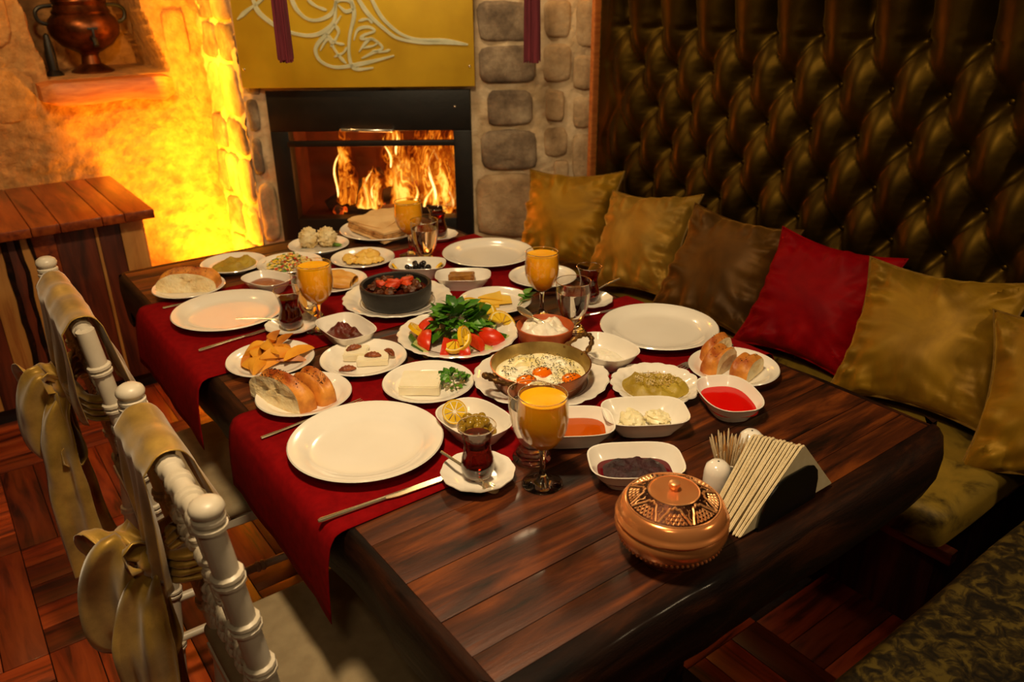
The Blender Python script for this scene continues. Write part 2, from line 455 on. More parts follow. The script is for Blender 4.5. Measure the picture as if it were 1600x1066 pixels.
# ------------------------------------------------------------------ mesh builder
class MB:
    def __init__(s):
        s.v, s.f, s.mi, s.cur = [], [], [], 0
    def face(s, idx):
        s.f.append(idx)
        s.mi.append(s.cur)
    def addv(s, p):
        s.v.append(tuple(p))
        return len(s.v) - 1
    def box(s, lo, hi, bevel=0.0, X=None):
        b = bmesh.new()
        bmesh.ops.create_cube(b, size=1)
        c = [(l + h) / 2 for l, h in zip(lo, hi)]
        d = [h - l for l, h in zip(lo, hi)]
        for v in b.verts:
            v.co = Vector((c[k] + v.co[k] * d[k] for k in range(3)))
        if bevel:
            bmesh.ops.bevel(b, geom=b.edges[:], offset=bevel, segments=2, affect='EDGES', profile=0.6)
        s.frombm(b, X)
        return s
    def frombm(s, b, X=None):
        o = len(s.v)
        b.verts.index_update()
        for v in b.verts: s.v.append(tuple(X @ v.co if X else v.co))
        for f in b.faces: s.face([o + v.index for v in f.verts])
        b.free()
    def grid(s, fn, nu, nv, cu=False, cv=False):
        o = len(s.v)
        for j in range(nv):
            for i in range(nu):
                s.v.append(tuple(fn(i / (nu if cu else nu - 1), j / (nv if cv else nv - 1))))
        for j in range(nv if cv else nv - 1):
            for i in range(nu if cu else nu - 1):
                i2, j2 = (i + 1) % nu, (j + 1) % nv
                s.face([o + j * nu + i, o + j * nu + i2, o + j2 * nu + i2, o + j2 * nu + i])
        return s
    def rings(s, rings, closed=True, cap0=True, cap1=True):
        """loft of equal-length point rings"""
        n = len(rings[0])
        o = len(s.v)
        for r in rings:
            for p in r: s.v.append(tuple(p))
        for j in range(len(rings) - 1):
            for i in range(n if closed else n - 1):
                a, b = o + j * n + i, o + j * n + (i + 1) % n
                s.face([a, b, b + n, a + n])
        if cap0: s.face([o + i for i in range(n)][::-1])
        if cap1: s.face([o + (len(rings) - 1) * n + i for i in range(n)])
        return s
    def lathe(s, prof, n=40, c=(0, 0, 0), X=None, rfun=None):
        prev = None
        for k, (r, z) in enumerate(prof):
            if r < 1e-6:
                p = Vector((c[0], c[1], c[2] + z))
                ring = [s.addv(X @ p if X else p)]
            else:
                ring = []
                for i in range(n):
                    a = 2 * PI * i / n
                    rr = r * (rfun(a, k) if rfun else 1)
                    p = Vector((c[0] + rr * math.cos(a), c[1] + rr * math.sin(a), c[2] + z))
                    ring.append(s.addv(X @ p if X else p))
            if prev is not None:
                if len(prev) == 1 and len(ring) > 1:
                    for i in range(n): s.face([prev[0], ring[i], ring[(i + 1) % n]][::-1])
                elif len(ring) == 1 and len(prev) > 1:
                    for i in range(n): s.face([prev[i], prev[(i + 1) % n], ring[0]])
                elif len(ring) > 1:
                    for i in range(n): s.face([prev[i], prev[(i + 1) % n], ring[(i + 1) % n], ring[i]])
            prev = ring
        return s
    def tube(s, path, r, n=8, cap=True, flat=1.0, closed=False):
        pts = [Vector(p) for p in path]
        m = len(pts)
        rs = r if isinstance(r, (list, tuple)) else [r] * m
        rings = []
        up = None
        for k, p in enumerate(pts):
            if closed: d = pts[(k + 1) % m] - pts[k - 1]
            else: d = pts[min(k + 1, m - 1)] - pts[max(k - 1, 0)]
            d.normalize()
            if up is None:
                up = Vector((0, 0, 1)) if abs(d.z) < 0.9 else Vector((1, 0, 0))
            a = d.cross(up)
            if a.length < 1e-5: a = d.cross(Vector((0.3, 1, 0.2)))
            a.normalize()
            b = a.cross(d).normalized()
            up = b
            rings.append([p + a * (rs[k] * math.cos(2 * PI * i / n)) + b * (rs[k] * flat * math.sin(2 * PI * i / n)) for i in range(n)])
        if closed: rings.append(rings[0])
        s.rings(rings, True, cap and not closed, cap and not closed)
        return s
    def ball(s, c, r, amp=0.0, freq=20.0, seed=0, nu=12, nv=8, X=None):
        rx, ry, rz = r if isinstance(r, (tuple, list)) else (r, r, r)
        sd = Vector((seed * 3.1, seed * 1.7, seed * 5.3))
        def pt(th, ph):
            d = Vector((math.sin(th) * math.cos(ph), math.sin(th) * math.sin(ph), math.cos(th)))
            k = 1 + amp * noise.noise(d * freq + sd)
            p = Vector((d.x * rx * k, d.y * ry * k, d.z * rz * k))
            if X: p = X @ p
            return p + Vector(c)
        o = len(s.v)
        s.addv(pt(0, 0))
        for j in range(1, nv):
            for i in range(nu): s.addv(pt(PI * j / nv, 2 * PI * i / nu))
        e = s.addv(pt(PI, 0))
        for i in range(nu):
            s.face([o, o + 1 + i, o + 1 + (i + 1) % nu])
            l = o + 1 + (nv - 2) * nu
            s.face([e, l + (i + 1) % nu, l + i])
        for j in range(nv - 2):
            a = o + 1 + j * nu
            for i in range(nu):
                s.face([a + i, a + nu + i, a + nu + (i + 1) % nu, a + (i + 1) % nu])
        return s
    def prism(s, poly, z0, z1, bevel=0.0, X=None, jit=0.0, seed=0):
        b = bmesh.new()
        lo = [b.verts.new((x, y, z0)) for x, y in poly]
        hi = [b.verts.new((x, y, z1)) for x, y in poly]
        n = len(poly)
        b.faces.new(lo[::-1])
        b.faces.new(hi)
        for i in range(n): b.faces.new((lo[i], lo[(i + 1) % n], hi[(i + 1) % n], hi[i]))
        if bevel: bmesh.ops.bevel(b, geom=b.edges[:], offset=bevel, segments=2, affect='EDGES')
        if jit:
            for v in b.verts: v.co += noise.noise_vector(v.co * 40 + Vector((seed, 0, 0))) * jit
        bmesh.ops.recalc_face_normals(b, faces=b.faces[:])
        s.frombm(b, X)
        return s
    def mesh(s, name, mats, smooth=True, angle=40):
        me = bpy.data.meshes.new(name)
        me.from_pydata(s.v, [], s.f)
        for m in (mats if isinstance(mats, (list, tuple)) else [mats]):
            me.materials.append(M[m] if isinstance(m, str) else m)
        if any(s.mi): me.polygons.foreach_set('material_index', s.mi)
        if smooth:
            me.polygons.foreach_set('use_smooth', [True] * len(me.polygons))
            try: me.set_sharp_from_angle(angle=math.radians(angle))
            except Exception: pass
        me.update()
        return me

def link(name, me, parent=None, loc=None, rot=None, scale=None):
    o = bpy.data.objects.new(name, me)
    COL.objects.link(o)
    if parent: o.parent = parent
    if loc is not None: o.location = loc
    if rot is not None: o.rotation_euler = rot
    if scale is not None: o.scale = (scale,) * 3 if isinstance(scale, (int, float)) else scale
    return o
def part(name, mb, mats, parent=None, loc=None, rot=None, smooth=True, angle=40, label=None, stuff=False):
    o = link(name, mb.mesh(name, mats, smooth, angle), parent, loc, rot)
    if label: o['label'] = label
    if stuff: o['kind'] = 'stuff'
    return o
def tag(o, label, cat, group=None):
    o['label'] = label
    o['category'] = cat
    if group: o['group'] = group
    return o
def thing(name, label, cat, loc=(0, 0, 0), rz=0.0, group=None, rot=None):
    o = bpy.data.objects.new(name, None)
    COL.objects.link(o)
    o.empty_display_size = 0.05
    o.location = loc
    o.rotation_euler = rot or (0, 0, rz)
    return tag(o, label, cat, group)
def single(name, mb, mats, label, cat, loc=(0, 0, 0), rz=0.0, group=None, rot=None, smooth=True, angle=40):
    o = link(name, mb.mesh(name, mats, smooth, angle), None, loc, rot or (0, 0, rz))
    return tag(o, label, cat, group)
def struct(name, mb, mats, loc=None, rot=None, smooth=True, angle=40):
    o = link(name, mb.mesh(name, mats, smooth, angle), None, loc, rot)
    o['kind'] = 'structure'
    return o
def nz(x, y, z=0.0): return noise.noise(Vector((x, y, z)))
def fbm(x, y, z=0.0, oct=4):
    return noise.fractal(Vector((x, y, z)), 0.9, 2.1, oct)
def solidify(o, t, off=0.0):
    m = o.modifiers.new('solid', 'SOLIDIFY')
    m.thickness = t
    m.offset = off
    return o
def smoothstep(a, b, x):
    t = max(0.0, min(1.0, (x - a) / (b - a)))
    return t * t * (3 - 2 * t)
def spline(pts, n=8):
    """Catmull-Rom through points"""
    P = [Vector(p) for p in pts]
    out = []
    for i in range(len(P) - 1):
        a, b, c, d = P[max(i - 1, 0)], P[i], P[i + 1], P[min(i + 2, len(P) - 1)]
        for k in range(n):
            t = k / n
            out.append(0.5 * ((2 * b) + (c - a) * t + (2 * a - 5 * b + 4 * c - d) * t * t + (3 * b - a - 3 * c + d) * t ** 3))
    out.append(P[-1])
    return out
# ------------------------------------------------------------------ the room
mb = MB().box((-1.7, -0.9, -0.06), (2.6, 4.4, -0.013))
floor = struct('floor', mb, 'charred', smooth=False)
SQ, NPL = 0.49, 5
pw = SQ / NPL
plank_x = MB().box((-SQ / 2 + .001, -pw / 2 + .001, -.015), (SQ / 2 - .001, pw / 2 - .001, 0), .0018).mesh('plank_x', 'floor_x')
plank_y = MB().box((-pw / 2 + .001, -SQ / 2 + .001, -.015), (pw / 2 - .001, SQ / 2 - .001, 0), .0018).mesh('plank_y', 'floor_y')
for ix in range(-2, 4):
    for iy in range(-1, 7):
        cx, cy = -0.05 + SQ * (ix + .5), 1.862 + SQ * (iy - 3 + .5)
        if cx > 1.3 and cy > 1.0: continue
        along_x = (ix + iy) % 2 == 1
        for k in range(NPL):
            o = (k - (NPL - 1) / 2) * pw
            link('plank', plank_x if along_x else plank_y, floor, (cx, cy + o, 0) if along_x else (cx + o, cy, 0))

struct('ceiling', MB().box((-1.7, -0.9, 2.62), (2.6, 4.5, 2.7)), 'ceiling', smooth=False)
struct('wall_right', MB().box((2.415, -0.9, 0), (2.5, 2.62, 2.62)), 'dark_wall', smooth=False)

# back wall with the samovar niche, as rough lime plaster over rubble
def back_fn(u, v):
    x, z = -1.6 + u * 2.86, v * 2.62
    y = 3.85 + 0.024 * fbm(x * 2.3, z * 2.3, 1.0) + 0.016 * fbm(x * 7, z * 7, 4.0, 6) + 0.007 * fbm(x * 24, z * 24, 6.0)
    zl = (z - 1.15) / 0.29
    xl, xr = 0.505 - 0.035 * zl, 0.985 - 0.075 * zl
    wob = 0.012 * nz(x * 12, z * 12)
    if z > 1.15 and z < 1.80:
        d = min(x - xl, xr - x, 1.80 - z) + wob
        y += 0.42 * smoothstep(0.0, 0.03, d)
    return (x, y, z)
wall_back = struct('wall_back', MB().grid(back_fn, 300, 250), 'plaster', angle=60)

def stone_mesh(w, h, depth, seed, n=14):
    """irregular dressed stone standing proud, face towards -Y"""
    b = MB()
    rg = random.Random(seed)
    rings = []
    for (k, y) in ((1.0, 0.02), (1.0, -depth * .45), (0.93, -depth * .85), (0.80, -depth)):
        ring = []
        for i in range(n):
            a = 2 * PI * (i + .5) / n
            ca, sa = math.cos(a), math.sin(a)
            e = 0.42
            x = math.copysign(abs(ca) ** e, ca) * w / 2 * k
            z = math.copysign(abs(sa) ** e, sa) * h / 2 * k
            j = 1 + 0.09 * nz(ca * 1.3 + seed, sa * 1.3, seed * .7)
            ring.append((x * j, y + 0.012 * nz(x * 14 + seed * 3, z * 14, y * 9) * (0 if y > 0 else 1), z * j))
        rings.append(ring)
    inner = [(p[0] * .5, -depth * 1.05 + 0.012 * nz(p[0] * 20, p[2] * 20, seed), p[2] * .5) for p in rings[-1]]
    rings.append(inner)
    return b.rings(rings, True, False, True)

# diagonal wall with the fireplace, local frame: X along the wall, Y into it
HS = (-1.525 * K, -0.587 * K)
HZ = (dz(0.30), dz(1.05))
SL = -1.63 * K
def diag_fn(x0, x1, z0, z1):
    def f(u, v):
        x, z = x0 + u * (x1 - x0), z0 + v * (z1 - z0)
        edge = min(abs(x - HS[0]), abs(x - HS[1]), 0.05) / 0.05 if HZ[0] < z < HZ[1] else 1
        return (x, (0.016 * fbm(x * 6, z * 6, 2.0) + 0.008 * fbm(x * 22, z * 22, 3.0)) * edge, z)
    return f
mb = MB()
for (x0, x1, z0, z1, nu, nv) in ((SL, HS[0], 0, 2.62, 12, 260), (HS[1], 0.0, 0, 2.62, 60, 260), (HS[0], HS[1], HZ[1], 2.62, 50, 70), (HS[0], HS[1], 0, HZ[0], 30, 20)):
    mb.grid(diag_fn(x0, x1, z0, z1), nu, nv)
wall_diag = struct('wall_diagonal', mb, 'mortar', loc=P0, rot=(0, 0, -DA), angle=60)
STN = [(-0.55, -0.301, 1.251, 1.422, 0), (-0.547, -0.289, 1.073, 1.238, 0), (-0.516, -0.303, 0.882, 1.045, 0), (-0.544, -0.279, 0.68, 0.865, 0), (-0.585, -0.209, 0.348, 0.664, 1),
       (-0.253, -0.132, 1.263, 1.42, 1), (-0.258, -0.131, 1.077, 1.247, 1), (-0.245, -0.156, 0.901, 1.044, 1), (-0.249, -0.141, 0.738, 0.877, 1),
       (-0.117, -0.012, 1.221, 1.419, 1), (-0.121, -0.014, 1.042, 1.194, 1), (-0.117, -0.013, 0.87, 1.014, 1), (-0.118, -0.016, 0.63, 0.847, 1), (-0.202, -0.13, 0.6, 0.723, 1),
       (-1.62, -1.565, 0.87, 1.014, 0), (-1.62, -1.573, 0.669, 0.84, 0), (-1.62, -1.535, 0.343, 0.629, 1), (-1.62, -1.54, 1.03, 1.2, 0), (-1.62, -1.55, 1.22, 1.42, 1),
       (-0.55, -0.29, 1.44, 1.62, 0), (-0.26, -0.13, 1.44, 1.60, 1), (-0.118, -0.012, 1.44, 1.64, 1), (-0.19, -0.02, 0.34, 0.58, 1), (-0.58, -0.32, 0.06, 0.32, 1), (-0.30, -0.04, 0.06, 0.31, 1),
       (-0.56, -0.3, 1.64, 1.84, 0), (-0.28, -0.02, 1.66, 1.86, 1), (-1.62, -1.38, 1.64, 1.86, 0), (-1.36, -1.05, 1.64, 1.86, 1), (-1.03, -0.6, 1.64, 1.86, 0)]
for i, (s0, s1, z0, z1, tan) in enumerate(STN):
    w, h = (s1 - s0) * K * .98, (z1 - z0) * K * .98
    part('stone', stone_mesh(w, h, 0.024 if w > .15 else 0.018, i + 3), 'stone_tan' if tan else 'stone_dark', wall_diag, ((s0 + s1) / 2 * K, 0, (dz(z0) + dz(z1)) / 2), angle=75)

# return of the chimney breast, seen glancing in the glow of the corner light
EX, EY = P0.x + DT.x * SL, P0.y + DT.y * SL
def ret_fn(u, v):
    y, z = EY + u * (3.92 - EY), v * 2.62
    return (EX + 0.016 * fbm(y * 7, z * 7, 8.0) + 0.01 * fbm(y * 20, z * 20, 9.0), y, z)
wall_ret = struct('wall_return', MB().grid(ret_fn, 40, 170), 'mortar', angle=60)
zc = 0.05
rg = random.Random(5)
k = 0
while zc < 1.9:
    h = rg.uniform(0.13, 0.23)
    yy = EY + 0.005
    while yy < 3.80:
        w = min(rg.uniform(0.14, 0.26), 3.84 - yy)
        if w < 0.06: break
        part('stone', stone_mesh(w * .94, h * .92, rg.uniform(.010, .024), 40 + k), 'stone_tan' if rg.random() < .6 else 'stone_dark', wall_ret, (EX, yy + w / 2, zc + h / 2), (0, 0, -PI / 2), angle=75)
        yy += w
        k += 1
    zc += h
# the few big rubble stones that show through the plaster of the back wall
for i, (x, z, w, h) in enumerate(((0.27, 1.40, 0.30, 0.26), (0.24, 1.10, 0.42, 0.22), (-0.1, 1.25, 0.25, 0.4), (1.035, 1.30, 0.10, 0.20), (1.05, 1.06, 0.10, 0.17))):
    part('stone', stone_mesh(w, h, 0.012, 80 + i), 'plaster', wall_back, (x, 3.85, z), angle=75)

# ------------------------------------------------------------------ tufted wall panel and benches
TY0, TDY, TZ0, TDZ, TX = 2.352, 0.1657, 1.345, 0.1448, 2.335
PY0, PY1, PZ0, PZ1 = -0.35, 2.495, 0.36, 1.80
def tuft(u, v):
    y, z = PY1 - u * (PY1 - PY0), PZ0 + v * (PZ1 - PZ0)
    a, b = (TY0 - y) / TDY, (TZ0 - z) / TDZ
    H = 0.100
    if b < 0: f = abs(math.sin(PI * a)) ** 0.7
    else: f = abs(math.sin(PI * (a + b / 2))) * abs(math.sin(PI * (a - b / 2)))
    d2, dip = 9.0, 0.0
    for bb in range(max(0, math.floor(b) - 1), math.floor(b) + 3):
        off = 0.0 if bb % 2 == 0 else 0.5
        base = math.floor(a - off)
        for aa in (base - 1, base, base + 1, base + 2):
            if bb == 2 and aa + off == 0: continue
            q = ((a - aa - off) * TDY) ** 2 + ((b - bb) * TDZ) ** 2
            d2 = min(d2, q)
            if q < 0.09: dip += math.exp(-math.sqrt(q + 0.00003) / 0.040)
    if b < 0: dip += .75 * math.exp(-abs(a - round(a)) * TDY / 0.02) * smoothstep(0, .5, -b)
    h = H * (0.34 * f + 0.66 * (1 - min(1.0, dip)))
    if a < -0.5: h = H * 0.7
    elif a < 0: h = h * (1 + 2 * a) + H * .7 * (-2 * a)
    ang = math.atan2((b - round(b)) * TDZ, (a - round(a * 2) / 2) * TDY)
    h += 0.0030 * math.sin(ang * 13 + 3 * nz(y * 9, z * 9)) * math.exp(-d2 / 0.0030) * min(1, d2 / 0.0004)
    e = min(y - PY0, PY1 - y, z - PZ0, PZ1 - z)
    h *= smoothstep(0, 0.03, e)
    return (TX - h, y, z)
panel = thing('tufted_panel', 'tall olive brown velvet wall panel with deep button tufting behind the cushions', 'panel', (0, 0, 0))
part('upholstery', MB().grid(tuft, 330, 170), 'velvet_olive', panel, angle=80)
btn = MB().ball((0, 0, 0), (.007, .011, .011), nu=10, nv=6).mesh('button', 'velvet_olive')
for row in range(0, 6):
    for c in range(0, 13):
        a = c + (0.5 if row % 2 else 0)
        if row == 2 and c == 0: continue
        y, z = TY0 - a * TDY, TZ0 - row * TDZ
        if y < 0.3: continue
        link('button', btn, panel, (TX - 0.004, y, z))
part('side_trim', MB().box((2.262, 2.497, 0.36), (2.40, 2.516, 1.82), .003), 'shelf_wood', panel, label='orange lit wooden edge trim')
part('backing_board', MB().box((2.336, -0.35, 0.34), (2.40, 2.497, 1.82)), 'dark_wall', panel, smooth=False)

def padded(lo, hi, r=0.035, amp=0.006, seed=0):
    b = bmesh.new()
    bmesh.ops.create_cube(b, size=1)
    for v in b.verts: v.co = Vector(((lo[k] + hi[k]) / 2 + v.co[k] * (hi[k] - lo[k]) for k in range(3)))
    bmesh.ops.bevel(b, geom=b.edges[:], offset=r, segments=4, affect='EDGES', profile=0.5)
    bmesh.ops.subdivide_edges(b, edges=[e for e in b.edges if e.calc_length() > .3], cuts=14, use_grid_fill=True)
    for v in b.verts: v.co += noise.noise_vector(v.co * 4 + Vector((seed, 0, 0))) * amp
    m = MB()
    m.frombm(b)
    return m
sofa = thing('sofa_bench', 'long low olive velvet bench running along the tufted wall panel', 'bench', (0, 0, 0))
part('seat', padded((1.62, 0.585, 0.30), (2.262, 2.46, 0.41), seed=2), 'sofa_seat', sofa)
part('base', MB().box((1.72, 0.62, 0.0), (2.262, 2.46, 0.30), .004), 'cab_dark', sofa)
part('base_rail', MB().box((1.655, 0.565, 0.268), (1.685, 2.46, 0.302), .004), 'trim_wood', sofa, label='red brown wooden rail under the seat')
near = thing('corner_bench', 'dark mottled velvet bench in the near right foreground', 'bench', (0, 0, 0))
part('seat', padded((0.93, -0.36, 0.27), (2.26, 0.492, 0.40), seed=5), 'velvet_seat', near)
part('base', MB().box((0.98, -0.34, 0.0), (2.26, 0.42, 0.27), .004), 'cab_dark', near)

# ------------------------------------------------------------------ cushions
def pillow(w, h, t, seed, n=44):
    def side(sg):
        def f(u, v):
            U, V = u * 2 - 1, v * 2 - 1
            x = U * w / 2 * (1 - .15 * (1 - V * V) * abs(U) ** 3)
            z = V * h / 2 * (1 - .15 * (1 - U * U) * abs(V) ** 3)
            th = ((1 - U * U) * (1 - V * V)) ** .42 if abs(U) < 1 and abs(V) < 1 else 0
            ed = max(abs(U), abs(V))
            rad = math.atan2(abs(V) - 1.1, abs(U) - 1.1)
            cd = math.hypot(abs(V) - 1, abs(U) - 1)
            wr = 0.020 * nz(x * 7 + seed * 5, z * 7, sg * 3) + 0.030 * smoothstep(.30, .9, ed) * nz((x * 30 if abs(V) > abs(U) else x * 8) + seed, (z * 30 if abs(U) > abs(V) else z * 8), sg) + .030 * math.exp(-cd * 2.0) * nz(rad * 6, cd * 1.2, seed + (U > 0) * 3 + (V > 0) * 7)
            return (x, sg * (t / 2 * th) + wr * min(1, th * 2), z)
        return f
    b = MB()
    b.grid(side(-1), n, n)
    b.grid(side(1), n, n)
    return b
def outline(w, h, inset=0.0, n=10):
    pts = []
    for e in range(4):
        for k in range(n):
            q = -1 + 2 * k / n
            U, V = ((q, -1), (1, q), (-q, 1), (-1, -q))[e]
            pts.append((U * w / 2 * (1 - .15 * (1 - V * V) * abs(U) ** 3) * (1 - inset), 0, V * h / 2 * (1 - .15 * (1 - U * U) * abs(V) ** 3) * (1 - inset)))
    return pts
CU = [  # centre, width, height, lean, roll, turn, cloth, label
    ((2.062, 2.400, .600), .42, .41, 30, -4, 26, 'velvet_gold', 'gold velvet cushion in the corner against the stone wall, farthest of the row', .17),
    ((2.075, 1.995, .595), .40, .40, 33, -7, 10, 'velvet_amber', 'light amber velvet cushion second from the stone wall', .175),
    ((2.080, 1.615, .590), .40, .40, 33, 3, 10, 'velvet_bronze', 'dark bronze velvet cushion just left of the red one', .17),
    ((2.085, 1.262, .585), .39, .40, 33, 3, 9, 'velvet_red', 'dark red velvet cushion, the only red one on the bench', .175),
    ((2.060, 0.905, .590), .42, .41, 32, -3, 10, 'velvet_gold', 'olive gold cushion with corded edge right of the red cushion', .175),
    ((2.020, 0.520, .575), .42, .42, 34, -8, 12, 'velvet_gold', 'olive gold corded cushion cut off by the right edge of the picture', .175)]
for i, (c, w, h, lean, roll, turn, m, lab, th) in enumerate(CU):
    c = (c[0], c[1], c[2] + .012)
    t = thing('cushion', lab, 'cushion', c, group='velvet cushions along the bench', rot=(-math.radians(lean), math.radians(roll), -PI / 2 + math.radians(turn)))
    cv = part('cushion_cover', pillow(w, h, th, i + 1), m, t, angle=80)
    if m != 'velvet_red':
        part('piping', MB().tube(outline(w, h), .0045, 6, closed=True), 'piping' if m != 'velvet_bronze' else 'velvet_bronze', t)
        if i >= 4: part('flange_seam', MB().tube([(p[0], -0.012, p[2]) for p in outline(w, h, .10)], .003, 5, closed=True), 'piping', cv)
    else:
        part('piping', MB().tube(outline(w, h), .004, 6, closed=True), 'velvet_red', t)

# ------------------------------------------------------------------ fireplace
def D(s, z, y=0.0): return (s * K, y, dz(z))
fp = thing('fireplace', 'black steel fireplace with a raised glass door set in the stone wall', 'fireplace', P0, -DA)
def dbox(s0, s1, z0, z1, y0, y1, bev=.004): return MB().box((s0 * K, y0, dz(z0)), (s1 * K, y1, dz(z1)), bev)
part('hood_panel', dbox(-1.522, -.59, .868, 1.05, -.018, .05), 'black_metal', fp)
part('side_frame', dbox(-1.522, -1.438, .30, .868, -.018, .06), 'black_metal', fp)
part('side_frame', dbox(-.672, -.59, .30, .868, -.018, .06), 'black_metal', fp)
part('bottom_frame', dbox(-1.438, -.672, .30, .452, -.018, .06), 'black_metal', fp)
part('door_bar', dbox(-1.445, -.668, .800, .826, -.030, -.006, .003), 'black_metal', fp)
part('glass_pane', dbox(-1.438, -.672, .452, .800, -.008, -.005, 0), 'pane', fp, smooth=False)
part('door_handle', MB().tube([D(-1.19, .876, -.018), D(-1.188, .878, -.04), D(-1.18, .879, -.045), D(-.96, .874, -.045), D(-.952, .874, -.04), D(-.95, .873, -.018)], .006, 8), 'steel', fp, label='slim steel door handle')
part('rivet', MB().ball(D(-.66, .975, -.018), .006, nu=8, nv=5), 'steel', fp)
fb = MB()
x0, x1, z0, z1, yb = -1.48 * K, -.63 * K, dz(.40), dz(1.0), 0.42
fb.box((x0 - .02, yb, z0 - .02), (x1 + .02, yb + .03, z1 + .02))
fb.box((x0 - .03, .06, z0 - .02), (x0, yb, z1 + .02)).box((x1, .06, z0 - .02), (x1 + .03, yb, z1 + .02))
fb.box((x0, .06, z0 - .03), (x1, yb, z0)).box((x0, .06, z1), (x1, yb, z1 + .03))
part('firebox', fb, 'firebrick', fp, smooth=False)
fr = random.Random(3)
fire = thing('log_fire', 'burning log fire with tall orange flames inside the black fireplace', 'fire', P0, -DA)
for (a, b, r) in (((-1.30, .45, .26), (-.80, .47, .20), .042), ((-1.22, .44, .12), (-.74, .46, .10), .036), ((-1.05, .50, .22), (-.70, .60, .14), .034), ((-1.34, .46, .18), (-1.06, .62, .25), .03)):
    A, B = Vector(D(a[0], a[1], a[2])), Vector(D(b[0], b[1], b[2]))
    pts = [A.lerp(B, q / 6) + noise.noise_vector(Vector((q, a[0] * 9, 0))) * .008 for q in range(7)]
    part('log', MB().tube(pts, [r * K * (1 + .15 * nz(q * 1.3, a[0] * 7)) for q in range(7)], 10), 'charred', fire, angle=60)
em = MB()
for i in range(60):
    s_ = fr.uniform(-1.30, -.72)
    em.ball(D(s_, .425 + fr.uniform(0, .03), fr.uniform(.06, .28)), fr.uniform(.012, .024), .4, 3, i, 6, 5)
part('ember_bed', em, 'ember', fire, stuff=True)
def flame(s, y, z, h, w, seed, lean=0.0):
    b = MB()
    r_ = random.Random(seed)
    ph, fq, n = r_.uniform(0, 6), r_.uniform(1.1, 2.0), 16
    pts, rad = [], []
    for i in range(n):
        q = i / (n - 1)
        sway = math.sin(ph + q * PI * fq) * .16 * h * q + lean * q * h
        pts.append((s * K + sway, y + .05 * h * math.sin(ph * 2 + q * 4) * q, dz(z) + q * h))
        rad.append(w * ((math.sin(PI * min(1, q * .92 + .08)) ** .8) * (1 - q * .55) + .004) * (1 + .3 * nz(q * 5, seed)))
    b.tube(pts, rad, 10, flat=.55)
    return b
def flame_sheet(s0, s1, z0, h, y, seed):
    """a broad tongue of fire: a closed wavy body, wide at the foot and torn at the top"""
    b = MB()
    n = 22
    def ring(k):
        q = k / (n - 1)
        w = (s1 - s0) * K / 2 * (1 - .35 * q ** 1.5) * (math.sin(PI * (.12 + .88 * (1 - q) * .5)) if q > .8 else 1)
        cx = (s0 + s1) / 2 * K + .05 * h * math.sin(q * 4 + seed) + .10 * h * q
        out = []
        for i in range(24):
            a = 2 * PI * i / 24
            x = cx + w * math.cos(a) * (1 + .15 * nz(math.cos(a) * 2, q * 4, seed))
            yy = y + .030 * math.sin(a) * (1 - .6 * q) + .02 * nz(x * 9, q * 3, seed)
            out.append((x, yy, dz(z0) + q * h + .02 * nz(math.cos(a) * 3, seed, q)))
        return out
    return b.rings([ring(k) for k in range(n)], True, False, False)
for i, (s0, s1, z0, h, y) in enumerate(((-.90, -.68, .45, .36, .10), (-.86, -.67, .46, .30, .17), (-1.0, -.80, .46, .34, .15), (-1.02, -.72, .45, .26, .23), (-1.10, -.93, .55, .30, .21), (-.80, -.67, .60, .24, .25), (-1.18, -1.04, .47, .17, .11), (-1.30, -1.20, .48, .36, .16))):
    part('flame', flame_sheet(s0, s1, z0, min(h, dz(.98) - dz(z0)), y, i * 1.7 + 1), 'flame_sheet', fire, angle=180)
FL = [(-1.27, .12, .52, .26, .016), (-1.13, .12, .50, .16, .024), (-1.10, .10, .48, .12, .022), (-1.0, .14, .66, .15, .016), (-.97, .15, .72, .12, .018), (-.78, .09, .50, .26, .024), (-.73, .10, .48, .18, .022), (-.70, .12, .46, .14, .022), (-.84, .09, .46, .16, .026), (-.90, .10, .46, .13, .024), (-.76, .14, .60, .22, .018)]
for i, (s, y, z, h, w) in enumerate(FL):
    part('flame', flame(s, y, z, min(h, (dz(.97) - dz(z))), w, i + 11, fr.uniform(-.05, .3)), 'flame', fire, angle=180)

